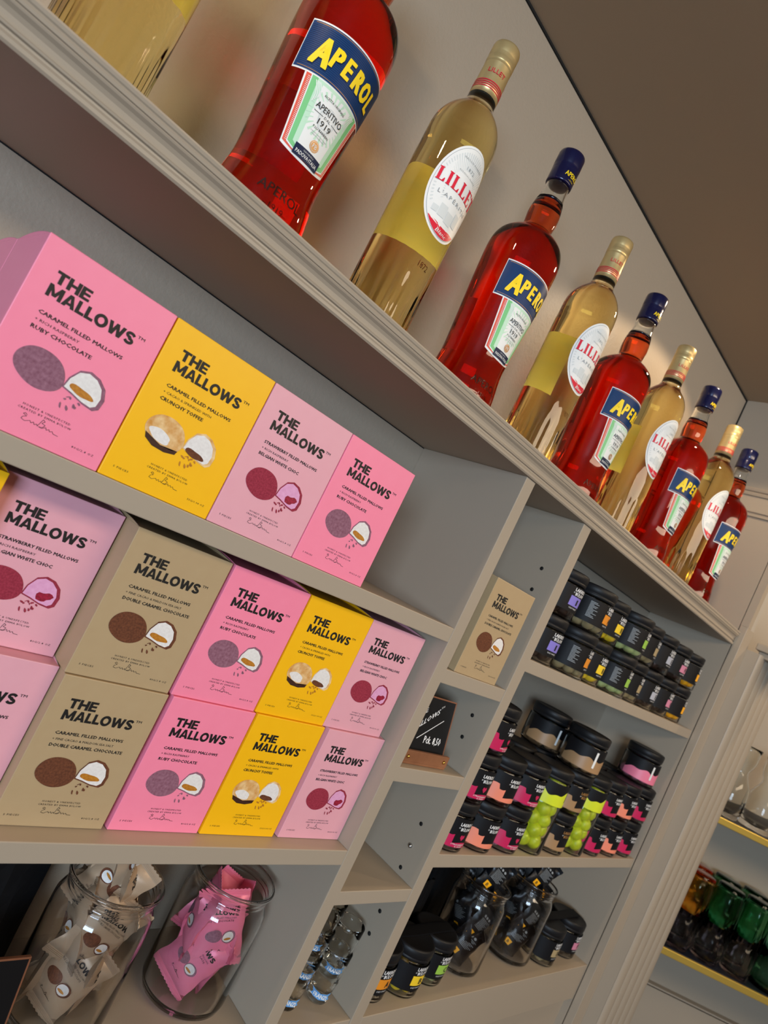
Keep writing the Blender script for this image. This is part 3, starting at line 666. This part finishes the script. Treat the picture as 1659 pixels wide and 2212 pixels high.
def jar(kind, ch, colour, x, y, z, rz, label, group, cache={}):
    key = (kind, ch, colour)
    if key not in cache:
        t = empty('liquorice_jar', (0, 0, 0)); r = JR
        s = MB(); jar_shell(s, r, .0500); s.build('jar_body', t)
        l = MB(); mp = cyl_map(lambda z: r, 0.0); PR = lambda z: r
        if kind == 'letter':
            arc_shape_cyl(l, PR, -2.85, 2.85, lambda a: .0125, lambda a: .0468, 'jar_black', .0004, 44, 1)
            text(l, 'LAKRIDS', mp, -.0060, .0180, .0412, .0048, 'white_ink', .0007, 0.03, res=1)
            text(l, 'BY', mp, -.0072, -.0048, .0378, .0020, 'white_ink', .0007, res=1); text(l, 'B\u00dcLOW', mp, -.0035, .0180, .0354, .0048, 'white_ink', .0007, 0.03, res=1)
            quadgrid(l, -.0085, .0160, .0208, .0340, mp, .0007, 'ink_' + colour, 6, 1)
            text(l, ch, mp, .0045, .0115 if ch != '1' else .0080, .0232, .0084, 'black_ink', .0010, 0.03, res=1)
            text(l, 'LIQUORICE', mp, -.0050, .0125, .0170, .0020, 'white_ink', .0007, res=1)
            for k in range(13 if ch in 'AC' else 0): quadgrid(l, -.037, -.037 + .010 + .004 * math.sin(k * 2.3), .042 - k * .0018, .0427 - k * .0018, mp, .0006, 'grey_ink', 3, 1)
        elif kind == 'wave':
            arc_shape_cyl(l, PR, -2.85, 2.85, lambda a: .0085, lambda a: .0468, 'jar_black', .0004, 44, 1)
            wv = lambda a: .0255 + .0035 * math.sin(3.1 * a + 1) + .0022 * math.sin(7 * a) + (.006 if -1.3 < a < -.45 else 0)
            arc_shape_cyl(l, PR, -2.85, -.15, lambda a: .0088, wv, 'ink_' + colour, .0006, 40, 2)
            arc_shape_cyl(l, PR, -.15, 2.85, lambda a: .0088, lambda a: .0148 + .0012 * math.sin(5 * a), 'ink_' + colour, .0006, 40, 2)
            text(l, 'LAKRIDS', mp, -.0030, .0195, .0375, .0046, 'white_ink' if ch != 'gold' else 'gold_ink', .0007, 0.03, res=1)
            text(l, 'BY', mp, -.0035, -.0012, .0338, .0020, 'white_ink', .0007, res=1); text(l, 'B\u00dcLOW', mp, .0003, .0195, .0312, .0046, 'white_ink' if ch != 'gold' else 'gold_ink', .0007, 0.03, res=1)
            if ch == 'S':
                shape(l, [(.0085, .0185), (.0125, .0225), (.0122, .0255), (.0100, .0262), (.0085, .0245), (.0070, .0262), (.0048, .0255), (.0045, .0225)], mp, .0008, 'ink_crimson', 1)
                text(l, 'STRAWBERRY', mp, -.0060, .0210, .0120, .0020, 'white_ink', .0009, res=1); text(l, '& CREAM', mp, .0010, .0150, .0093, .0020, 'white_ink', .0009, res=1)
            quadgrid(l, -.047, -.043, .016, .042, mp, .0009, 'white_paper', 2, 1)
        l.build('label', t)
        c = MB(); cc = dict(lilac='candydark', orange='tan', grey='candydark', rose='candydark', amber='amber', crimson='rose', peach='peach', bronze='bronze', blush='rose', green='palegrn', tan='tan', yellow='yellow').get(colour, 'candydark')
        balls(c, r - .002, .0125, 9, .0098, 'candy_' + cc); balls(c, .0125, .0130, 3, .0080, 'candy_' + cc)
        o2 = c.build('candy_filling', t); o2['kind'] = 'stuff'
        q = MB(); jar_lid(q); q.build('lid', t)
        cache[key] = t; o = t
    else: o = dup(cache[key])
    o.location = (x, y, z + Z0); o.rotation_euler = (0, 0, rz); tag(o, label, 'sweet jar', group); return o
D_ = math.radians
LET = [('1', 'lilac', 0.8180, -0.18), ('A', 'orange', 0.8950, .14), ('B', 'yellow', 0.9680, -.08), ('C', 'green', 1.0450, .10), ('D', 'tan', 1.1190, .10), ('E', 'grey', 1.1910, -0.10), ('F', 'rose', 1.2650, -.05), ('J', 'amber', 1.3380, .12)]
nmc = dict(lilac='lilac square marked 1', orange='orange square marked A', yellow='yellow square marked B', green='green square marked C', tan='beige square marked D', grey='grey square marked E', rose='dusky pink square marked F', amber='amber square')
for row in (0, 1):
    for ch, c_, x, rz in LET:
        jar('letter', ch, c_, x, 0.0310 if ch in 'AC' else 0.0410, T1t + row * JH, rz - .10 * row * (ch in 'AF'), 'black jar with ' + nmc[c_] + (', upper layer under the ledge' if row else ', lower layer under the ledge'), 'black jars with coloured squares in two layers')
TW = [('S', 'crimson'), ('', 'peach'), ('S', 'crimson'), None, ('gold', 'bronze'), None, ('', 'crimson'), ('', 'peach'), ('', 'crimson')]
XW = [0.8000, 0.8705, 0.9430, 1.0180, 1.0920, 1.1630, 1.2330, 1.3030, 1.3730]
place = ['first from the divider', 'second from the divider', 'third from the divider', '', 'between the two tall lime jars', '', 'just right of the second tall lime jar', 'second from the end wall', 'next to the end wall']
cn = dict(crimson='crimson banded', peach='peach banded', bronze='bronze banded')
for i, (tw, x) in enumerate(zip(TW, XW)):
    for rr in (0, 1):
        y = 0.0365 + rr * 0.0715
        for row in (0, 1):
            if rr == 0 and tw is None: continue
            if rr == 1 and row == 0: pass
            ch, c_ = tw if tw else ('', 'crimson')
            if rr == 0: lb = '%s jar, %s, %s row, middle shelf' % (cn[c_], place[i], 'upper' if row else 'lower')
            else: lb = 'black lidded jar in the hidden rear row of the middle shelf'
            jar('wave', ch, c_, x, y, T2t + row * JH, -.28 if rr == 0 else 1.0, lb, 'banded jars on the middle shelf' if rr == 0 else 'rear row jars of the middle shelf')
jar('wave', 'S', 'crimson', 0.8000, 0.0385, T2t + 2 * JH, 0.0, 'crimson strawberry jar alone on the third layer beside the divider', 'banded jars on the middle shelf')
jar('wave', 'gold', 'bronze', 1.0850, 0.1075, T2t + 2 * JH, 0.95, 'bronze jar with barcode standing on top, set back left', 'loose jars standing on the stacks')
jar('wave', 'gold', 'bronze', 1.0880, 0.0345, T2t + 2 * JH, 0.85, 'bronze jar with barcode standing on top, in front', 'loose jars standing on the stacks')
jar('wave', '', 'blush', 1.3650, 0.0450, T2t + 2 * JH, 0.85, 'pink banded jar standing on top near the end wall', 'loose jars standing on the stacks')
def tall(x, label, cache=[]):
    if not cache:
        t = empty('tall_sweet_jar', (0, 0, 0)); r = JR
        s = MB(); jar_shell(s, r, .1170); s.build('jar_body', t)
        l = MB(); mp = cyl_map(lambda z: r, 0); PR = lambda z: r
        arc_shape_cyl(l, PR, -PI, PI, lambda a: .0840, lambda a: .1140, 'jar_black', .0004, 44, 1)
        arc_shape_cyl(l, PR, -2.9, .20, lambda a: .0800, lambda a: .0985 + .004 * math.sin(4 * a + 1) + .002 * math.sin(9 * a), 'ink_lime', .0006, 40, 2)
        arc_shape_cyl(l, PR, .20, 2.9, lambda a: .0800, lambda a: .0870 + .001 * math.sin(6 * a), 'ink_lime', .0006, 40, 2)
        text(l, 'LAKRIDS', mp, .0060, .0260, .1010, .0044, 'grey_ink', .0007, 0.02, res=1); text(l, 'B\u00dcLOW', mp, .0090, .0260, .0955, .0044, 'grey_ink', .0007, 0.02, res=1)
        l.build('label', t)
        c = MB()
        for k in range(6):
            n_ = 6; br = .0118
            for i in range(n_):
                a = 2 * PI * (i + 0.5 * (k % 2)) / n_; R_ = r - .003 - br
                c.lathe([(br * math.sin(PI * j / 9), .0155 + k * .0176 - br * 1.02 * math.cos(PI * j / 9)) for j in range(10)], 'candy_lime', 16, c=(R_ * math.sin(a), -R_ * math.cos(a)))
        o2 = c.build('candy_filling', t); o2['kind'] = 'stuff'; o2['label'] = 'lime yellow sweet balls'
        q = MB(); jar_lid(q, JR, .1170, .1336); q.build('lid', t); cache.append(t); o = t
    else: o = dup(cache[0])
    o.location = (x, 0.0350, T2t + Z0); tag(o, label, 'sweet jar', 'tall lime jars on the middle shelf')
tall(XW[3], 'tall clear jar of lime yellow balls, the nearer and wider looking one'); tall(XW[5], 'tall clear jar of lime yellow balls farther along the shelf')
for ch, c_, x, y, lb in (('A', 'orange', .8000, .0480, 'bottom shelf black jar with orange square, beside the divider'), ('B', 'yellow', .8670, .0440, 'bottom shelf black jar with yellow square and yellow sweets'), ('C', 'green', .9370, .0540, 'bottom shelf black jar with green square left of the glass jars'),
                         ('D', 'tan', 1.2740, .0450, 'bottom shelf black jar with beige square right of the glass jars'), ('E', 'grey', 1.3130, .1070, 'bottom shelf black jar with grey square, set back'), ('F', 'rose', 1.3700, .0520, 'bottom shelf black jar with dusky pink square in the far corner')):
    jar('letter', ch, c_, x, y, BT, -0.12, lb, 'black jars on the bottom shelf')

# ------------------------------------------------------------------ big glass jars and wrapped sweets
def glass_jar(name, x, y, label, rmax, cache={}):
    if 'a' not in cache:
        t = empty(name, (0, 0, 0)); H = .134; r = .0485
        out = [(0.0, .0010), (.034, .0), (.042, .0012), (.0470, .0050), (r, .0120), (r, .0980), (.0478, .1060), (.0450, .1120), (.0425, .1155), (.0418, .1180), (.0432, .1200), (.0432, .1212), (.0420, .1225), (.0432, .1240), (.0436, .1252), (.0424, .1266), (.0440, .1285), (.0462, .1305), (.0466, .1330), (.0455, .1345), (.0436, .1345)]
        inn = [(.0425, .1320), (.0412, .1280), (.0400, .1180), (.0412, .1145), (.0436, .1110), (.0460, .1050), (.0466, .0980), (.0466, .0130), (.0450, .0085), (.0400, .0062), (0.0, .0058)]
        b = MB(); b.lathe(out + inn, 'glass', 72); b.build('jar_wall', t)
        cache['a'] = t; o = t
    else: o = dup(cache['a'])
    o.location = (x, y, BT + Z0); k = rmax / .0485; o.scale = (k, k, 1); tag(o, label, 'glass jar', 'open glass jars on the bottom shelf'); return o
glass_jar('storage_jar', .3950, .0800, 'open glass jar full of tan wrapped mallows', .0485); glass_jar('storage_jar', .5370, .0800, 'open glass jar of pink wrapped mallows beside the divider', .0485)
glass_jar('storage_jar', 1.0300, .0620, 'open glass jar of black sachets next to the green square jar', .0440); glass_jar('storage_jar', 1.1900, .0620, 'open glass jar of black sachets, the farther of two', .0440)
SW, SH, ST = .0300, .0430, .0100
def sachet_mesh(kind):
    b = MB(); nx, nz = 10, 16
    def th(u, v): return ST * (max(0, 1 - abs(u) ** 2.4) ** .6) * (max(0, 1 - abs(v) ** 3) ** .7)
    def pos(u, v, sgn):
        wv = SW * (1 - .16 * (1 - abs(v)) * 0 - .10 * (1 - v * v)); return (u * wv + .0006 * math.sin(9 * v), sgn * th(u, v) + .0010 * math.sin(5 * u + 4 * v) * (1 - v * v), v * SH * .84)
    m = {'tan': 'tan_foil', 'pink': 'pink_foil', 'black': 'black_foil'}[kind]
    for sgn in (-1, 1):
        vs = []; fs = []
        for j in range(nz + 1):
            for i in range(nx + 1): vs.append(pos(-1 + 2 * i / nx, -1 + 2 * j / nz, sgn))
        for j in range(nz):
            for i in range(nx):
                q = j * (nx + 1) + i; fs.append((q, q + 1, q + nx + 2, q + nx + 1) if sgn < 0 else (q, q + nx + 1, q + nx + 2, q + 1))
        b.add(vs, fs, m, True)
    def mp(x, z, o):
        x *= 1.45; z *= 1.2
        u = max(-.98, min(.98, x / (SW * .9))); v = max(-.98, min(.98, z / (SH * .84)))
        return (x, -th(u, v) - o - .0003 + .0010 * math.sin(5 * u + 4 * v) * (1 - v * v), z)
    if kind in ('tan', 'pink'):
        heavy(b, 'THE', mp, -.0150, -.0050, .0205, .0042, 'black_ink', .0003); heavy(b, 'MALLOWS', mp, -.0155, .0130, .0155, .0044, 'black_ink', .0003)
        text(b, LINES['tan' if kind == 'tan' else 'ruby'][0], mp, -.0150, .0110, .0120, .0016, 'black_ink', .0002, res=1); text(b, LINES['tan' if kind == 'tan' else 'ruby'][2], mp, -.0150, .0090, .0090, .0018, 'black_ink', .0002, res=1)
        sk = 'cocoa_brown' if kind == 'tan' else 'cocoa_ruby'
        shape(b, ell(-.0055, -.0035, .0068, .0056, 18, .2, .03), mp, .0002, sk); shape(b, ell(.0065, -.0050, .0058, .0056, 18, 0, .04), mp, .0004, sk); shape(b, ell(.0060, -.0050, .0046, .0044, 18, 0, .04), mp, .0006, 'mallow_white'); shape(b, ell(.0055, -.0065, .0030, .0011, 12), mp, .0008, 'caramel')
        signature(b, mp, -.006, -.0190, .012, 'black_ink', .0003)
    else:
        for k in range(9): quadgrid(b, -.011, .010 - .003 * (k % 3), .012 - k * .0022, .0127 - k * .0022, mp, .0003, 'grey_ink', 3, 1)
        for q in (-.008, -.002, .004): shape(b, ell(q, .0175, .0021, .0021, 12), mp, .0003, 'grey_ink', 1); 
        quadgrid(b, -.011, -.001, -.0230, -.0130, mp, .0003, 'ink_amber', 3, 1); text(b, 'B', mp, -.0080, -.0045, -.0210, .0058, 'black_ink', .0006, 0.02, res=1)
    es = []
    for s in (-1, 1):
        e = MB(); es.append(e); k = 13; vs = []
        for i in range(2 * k + 1):
            x = -SW + 2 * SW * i / (2 * k)
            z1 = SH + (.0012 if i % 2 else 0); vs += [(x, -.0003, s * SH * .83), (x, -.0003, s * z1), (x, .0003, s * z1), (x, .0003, s * SH * .83)]
        fs = []
        for i in range(2 * k):
            a = i * 4; fs += [(a, a + 4, a + 5, a + 1), (a + 1, a + 5, a + 6, a + 2), (a + 2, a + 6, a + 7, a + 3)]
        e.add(vs, fs, m)
        for q in range(3): e.box(-SW * .98, SW * .98, -.0007, .0007, s * SH * (.87 + q * .035) - .0003, s * SH * (.87 + q * .035) + .0003, m)
    return b, es
SP = {}
def sachet(kind, p, rot, label, group, sc_=1.0):
    if kind not in SP:
        t = empty({'tan': 'mallow_sachet', 'pink': 'mallow_sachet', 'black': 'liquorice_sachet'}[kind], (0, 0, 0)); b, es = sachet_mesh(kind)
        b.build('wrapper', t)
        for e in es: e.build('crimped_seal', t); SP[kind] = t; o = t
    else: o = dup(SP[kind])
    o.location = (p[0], p[1], p[2] + Z0); o.rotation_euler = rot; o.scale = (sc_, sc_, sc_); tag(o, label, 'wrapped sweet', group)
def heap(kind, cx, cy, k, layers, group, desc, special):
    i = 0
    for z, n, d, a0 in layers:
        for j in range(n):
            a = a0 + 2 * PI * j / n; lb = special.get(i, desc)
            roll = (.45, -.40, .15, -.30, .50, -.45, .20, -.35)[i % 8] + (PI if i % 3 == 2 else 0)
            sachet(kind, (cx + d * math.sin(a), cy - d * math.cos(a), BT + z), ((-.12, .10, .05)[i % 3], roll, a + .12 * (i % 3 - 1)), lb, group, k); i += 1
heap('tan', .3950, .0800, .90, [(.047, 4, .019, -.75), (.090, 4, .019, -.20), (.130, 3, .011, -.95), (.156, 2, .008, .3)], 'tan wrapped mallows in the first glass jar', 'tan wrapped mallow among others heaped in the first glass jar',
     {0: 'tan wrapped mallow low in the jar facing the camera', 3: 'tan wrapped mallow in mid jar with its print readable through the glass', 6: 'tan wrapped mallow sticking out above the jar rim, front one'})
heap('pink', .5370, .0800, .90, [(.048, 3, .018, -.95), (.086, 4, .019, -.30)], 'pink wrapped mallows in the second glass jar', 'pink wrapped mallow among others in the second glass jar',
     {0: 'pink wrapped mallow at the bottom front of the jar', 3: 'pink wrapped mallow standing at the jar front, upper right', 5: 'pink wrapped mallow leaning at the upper left of the jar'})
for jx, nm in ((1.0300, 'nearer'), (1.1900, 'farther')):
    heap('black', jx, .0620, .76, [(.040, 4, .017, -.6), (.074, 4, .018, -.2), (.110, 4, .012, -.7), (.146, 3, .011, -.3)], 'black sachets heaped in the %s far jar' % nm, 'black liquorice sachet heaped in the %s of the two far jars' % nm,
         {0: 'black sachet with amber square at the bottom front of the %s far jar' % nm, 4: 'black sachet with white small print facing out of the %s far jar' % nm})

# black paper carriers and ribbons stacked behind the jars of the bottom shelf
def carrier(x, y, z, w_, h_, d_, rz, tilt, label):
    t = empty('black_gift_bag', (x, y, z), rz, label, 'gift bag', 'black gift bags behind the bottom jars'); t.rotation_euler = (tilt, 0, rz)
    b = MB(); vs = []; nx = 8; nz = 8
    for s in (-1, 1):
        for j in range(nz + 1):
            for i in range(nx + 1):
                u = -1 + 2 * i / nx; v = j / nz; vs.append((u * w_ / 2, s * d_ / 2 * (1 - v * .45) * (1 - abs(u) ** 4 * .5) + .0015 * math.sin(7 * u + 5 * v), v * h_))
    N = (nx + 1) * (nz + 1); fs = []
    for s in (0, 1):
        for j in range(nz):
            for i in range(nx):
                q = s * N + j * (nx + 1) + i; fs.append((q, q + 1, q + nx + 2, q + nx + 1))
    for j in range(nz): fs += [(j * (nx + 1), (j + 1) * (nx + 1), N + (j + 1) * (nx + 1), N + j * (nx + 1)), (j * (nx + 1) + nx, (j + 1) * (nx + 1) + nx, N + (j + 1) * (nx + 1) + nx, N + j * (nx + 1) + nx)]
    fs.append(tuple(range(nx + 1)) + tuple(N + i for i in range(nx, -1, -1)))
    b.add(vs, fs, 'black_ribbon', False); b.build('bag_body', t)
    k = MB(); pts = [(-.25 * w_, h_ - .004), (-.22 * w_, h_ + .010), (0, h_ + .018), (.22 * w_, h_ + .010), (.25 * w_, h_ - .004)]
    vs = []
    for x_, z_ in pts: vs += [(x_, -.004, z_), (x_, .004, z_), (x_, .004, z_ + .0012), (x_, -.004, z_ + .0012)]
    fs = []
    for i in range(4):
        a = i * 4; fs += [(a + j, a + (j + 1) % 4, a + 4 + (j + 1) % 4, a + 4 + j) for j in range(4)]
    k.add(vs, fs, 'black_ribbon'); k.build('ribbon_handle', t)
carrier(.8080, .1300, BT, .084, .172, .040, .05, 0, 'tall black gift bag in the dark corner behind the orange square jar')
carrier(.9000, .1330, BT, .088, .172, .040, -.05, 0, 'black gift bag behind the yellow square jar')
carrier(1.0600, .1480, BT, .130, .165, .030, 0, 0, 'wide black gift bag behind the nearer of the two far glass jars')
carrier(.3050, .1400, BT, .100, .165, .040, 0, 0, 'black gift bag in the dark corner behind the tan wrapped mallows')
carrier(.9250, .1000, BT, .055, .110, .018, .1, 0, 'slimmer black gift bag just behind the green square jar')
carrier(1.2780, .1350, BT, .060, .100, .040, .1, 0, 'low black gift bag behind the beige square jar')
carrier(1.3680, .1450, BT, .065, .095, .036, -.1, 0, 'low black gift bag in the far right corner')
def band(x0, x1, y, z, label):
    b = MB(); vs = []; n_ = 12
    for i in range(n_ + 1):
        u = i / n_; xx = x0 + (x1 - x0) * u; zz = z + .0006 * math.sin(9 * u); vs += [(xx, y - .009, zz), (xx, y + .009, zz + .001), (xx, y + .009, zz + .0030), (xx, y - .009, zz + .0020)]
    fs = []
    for i in range(n_):
        a = i * 4; fs += [(a + j, a + (j + 1) % 4, a + 4 + (j + 1) % 4, a + 4 + j) for j in range(4)]
    fs += [(0, 1, 2, 3), (n_ * 4 + 3, n_ * 4 + 2, n_ * 4 + 1, n_ * 4)]
    tag(b.add(vs, fs, 'black_ribbon').build('carrier_band', None, (0, 0, Z0)), label, 'band', 'flat black bands lying over the jar lids')
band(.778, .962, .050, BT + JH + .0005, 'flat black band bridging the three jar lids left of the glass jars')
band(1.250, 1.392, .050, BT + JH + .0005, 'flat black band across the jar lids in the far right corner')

# ------------------------------------------------------------------ shot glasses in the narrow bay
def shot(x, y, z, rz, label, cache=[]):
    if not cache:
        t = empty('shot_glass', (0, 0, 0)); b = MB()
        out = [(0.0, .0008), (.0100, .0), (.0128, .0010), (.0140, .0035), (.0136, .0080), (.0148, .0150), (.0162, .0260), (.0170, .0290), (.0160, .0310), (.0168, .0360), (.0182, .0520), (.0188, .0640), (.0182, .0648)]
        inn = [(.0172, .0640), (.0166, .0520), (.0152, .0370), (.0144, .0300), (.0130, .0200), (.0112, .0130), (0.0, .0100)]
        b.lathe(out + inn, 'glass_thin', 48, lambda a, z: 1 - .02 * (0.5 + .5 * math.cos(10 * a)) * (1 if .004 < z < .024 else 0)); b.build('glass_body', t)
        l = MB(); RR = lambda z: .0146 + (z - .012) * .12; mp = cyl_map(lambda z: .0166, -.75)
        vs = [(-.0100, .0120), (-.0078, .0140), (-.0100, .0165), (-.0060, .0158), (0, .0150), (.0060, .0158), (.0100, .0168), (.0078, .0145), (.0100, .0125), (.0060, .0112), (0, .0106), (-.0060, .0112)]
        vs = [(a * 1.25, .0135 + (b - .0135) * 1.7) for a, b in vs]
        shape(l, vs, mp, .0006, 'ribbon_blue', 2); text(l, 'FRANZI', mp, -.0084, .0084, .0108, .0052, 'white_paper', .0011, 0.03, res=1)
        l.build('printed_ribbon', t)
        mk = MB(); mp2 = cyl_map(lambda z: .0190, .9); text(mk, '2cl', mp2, -.003, .003, .0480, .0028, 'white_ink', .0, res=1); stroke(mk, [(-.004, .0518), (.004, .0518)], mp2, 0, .0005, 'white_ink'); mk.build('fill_mark', t)
        cache.append(t); o = t
    else: o = dup(cache[0])
    o.location = (x, y, z + Z0); o.rotation_euler = (0, 0, rz); tag(o, label, 'shot glass', 'small printed shot glasses nested in two towers')
shot(.7130, .0400, BT, 0.0, 'lower shot glass of the right tower, touching the shelf'); shot(.7130, .0400, BT + .0335, .15, 'upper shot glass nested in the right tower')
shot(.6600, .0400, BT, .1, 'lowest shot glass of the left tower beside the divider'); shot(.6600, .0400, BT + .0335, .3, 'middle shot glass of the left tower'); shot(.6600, .0400, BT + .0670, -.2, 'top shot glass of the left tower')

# ------------------------------------------------------------------ chalkboards
def board(x0, x1, h, x, y, z, rz, label, writing):
    t = empty('chalkboard_sign', (x, y, z), rz, label, 'price sign'); w_ = x1 - x0; ti = .22
    b = MB().box(-w_ / 2, w_ / 2, -.0015, .0015, .0, h, 'chalkboard', .0008)
    if writing:
        mp = plane_map(-.0015)
        sl = lambda x_, z_, o: mp(x_, z_ + x_ * .62, o)
        text(b, 'THE', sl, -.026, -.010, .0620, .0055, 'white_ink', .0003, res=1); text(b, 'MALLOWS', sl, -.030, .014, .0480, .0065, 'white_ink', .0003, 0.02, 0.2, res=1); text(b, 'TM', sl, .0145, .0200, .0530, .0025, 'white_ink', .0003, res=1)
        stroke(b, [(-.018, .0235), (.026, .0500)], mp, .0003, .0009, 'white_ink'); text(b, 'Pck. 8,50', mp, -.004, .0300, .0200, .0090, 'white_ink', .0003, 0.02, 0.15, res=1)
    o = b.build('board', t); o.rotation_euler = (-ti, 0, 0); o.location = (0, .002, .004)
    e = MB()
    for a in ((-w_ / 2 - .0008, -w_ / 2 + .0006, 0, h), (w_ / 2 - .0006, w_ / 2 + .0008, 0, h)): e.box(a[0], a[1], -.0019, .0018, a[2], a[3], 'copper')
    e.box(-w_ / 2 - .0008, w_ / 2 + .0008, -.0019, .0018, h - .0006, h + .0010, 'copper')
    o = e.build('copper_edge', t); o.rotation_euler = (-ti, 0, 0); o.location = (0, .002, .004)
    fw = MB().box(-w_ / 2 + .002, w_ / 2 + .003, -.0065, -.0020, .003, .0165, 'walnut', .0006).box(-w_ / 2 - .002, w_ / 2 + .002, -.0065, .016, .0002, .0032, 'walnut', .0006)
    f = fw.build('wooden_foot', t)
    for s in (-1, 1):
        c = MB(); c.lathe([(0, 0), (.0022, 0), (.0024, .0006), (.0012, .0022), (0, .0024)], 'brass', 16); o = c.build('brass_screw', f); o.rotation_euler = (PI / 2, 0, 0); o.location = (s * (w_ / 2 - .006) + (.002 if s < 0 else 0), -.0065, .0095)
    return t
board(-.042, .042, .0740, .6660, .0180, N2t, 0.0, 'black chalk price sign reading 8,50 with walnut foot on the middle narrow shelf', True)
board(-.045, .045, .0800, .2820, .0300, BT, 0.0, 'black sign with copper edge cut by the bottom left photo corner', False)

# ------------------------------------------------------------------ glassware at the right
def tumbler(kind, u, nn, z, up, label, r=.0335, h=.086, cache={}):
    if (kind, up) not in cache:
        t = empty('ribbed_tumbler', (0, 0, 0)); b = MB()
        o_ = [(0.0, .001), (r * .80, 0), (r * .86, .002), (r * .86, .012), (r * .95, .018), (r, .026), (r, .040), (r, h)]
        i_ = [(r - .0018, h), (r - .0020, .040), (r - .0022, .026), (r * .86, .016), (r * .78, .007), (0.0, .006)]
        pr = o_ + i_
        if up: pr = [(a, h - c) for a, c in pr]
        b.lathe(pr, 'glass_' + kind, 60, lambda a, z: 1 - .035 * (0.5 + .5 * math.cos(18 * a))); fixn(b.build('tumbler_wall', t))
        cache[(kind, up)] = t; o = t
    else: o = dup(cache[(kind, up)])
    p = DG(u, nn, z); o.location = (p[0], p[1], p[2] + Z0); tag(o, label, 'tumbler', 'ribbed tumblers stacked in pairs on the lower display shelf')
for u, nn, a, bcol, l1, l2 in ((1.020, 1.538, 'amber', 'glass', 'amber ribbed tumbler upside down on a clear one, front left', 'clear ribbed tumbler under the amber one'),
                             (1.094, 1.538, 'green', 'grey', 'green ribbed tumbler upside down, next to the amber one', 'mauve grey ribbed tumbler under the first green one'),
                             (1.168, 1.538, 'green', 'grey', 'green ribbed tumbler upside down, second green from the left', 'mauve grey ribbed tumbler under the second green one'),
                             (1.242, 1.538, 'green', 'green', 'green ribbed tumbler at the right photo edge, upper', 'green ribbed tumbler at the right photo edge, lower'),
                             (1.055, 1.612, 'amber', 'grey', 'amber ribbed tumbler in the rear row', 'mauve grey tumbler under the rear amber one'),
                             (1.130, 1.612, 'green', 'grey', 'green ribbed tumbler in the rear row between two front ones', 'mauve grey tumbler under the rear green one'),
                             (1.205, 1.612, 'green', 'grey', 'last green ribbed tumbler in the rear row', 'mauve grey tumbler under the last rear green one')):
    if bcol == 'glass': MATS['glass_glass'] = MATS['glass_grey']
    tumbler(bcol, u, nn, LSH, False, l2); tumbler(a, u, nn, LSH + .086, True, l1)
def goblet(u, nn, label, cache=[]):
    if not cache:
        t = empty('carafe', (0, 0, 0)); b = MB()
        o_ = [(0, .001), (.030, 0), (.034, .003), (.036, .012), (.037, .050), (.034, .075), (.026, .092), (.020, .104), (.019, .112), (.024, .124), (.028, .140), (.027, .160), (.029, .170)]
        i_ = [(.027, .170), (.0252, .160), (.0262, .140), (.0222, .124), (.0172, .112), (.0182, .104), (.0240, .092), (.0320, .075), (.035, .050), (.034, .014), (0, .008)]
        b.lathe(o_ + i_, 'glass_thin', 48); fixn(b.build('carafe_wall', t)); cache.append(t); o = t
    else: o = dup(cache[0])
    p = DG(u, nn, USH); o.location = (p[0], p[1], p[2] + Z0); tag(o, label, 'carafe', 'clear glass carafes on the upper display shelf')
goblet(1.005, 1.545, 'clear glass carafe on the upper display shelf beside the pilaster'); goblet(1.086, 1.545, 'clear glass carafe on the upper display shelf at the right photo edge')
v = MB(); v.lathe([(0, .001), (.020, 0), (.030, .010), (.034, .030), (.030, .055), (.026, .060), (.024, .060), (.028, .054), (.032, .030), (.028, .011), (.019, .003), (0, .003)], 'glass_thin', 40)
vo = v.build('glass_bowl', None, (1.512, -.105, .186 + Z0)); tag(vo, 'small clear glass bowl on the short ledge at the right', 'bowl')
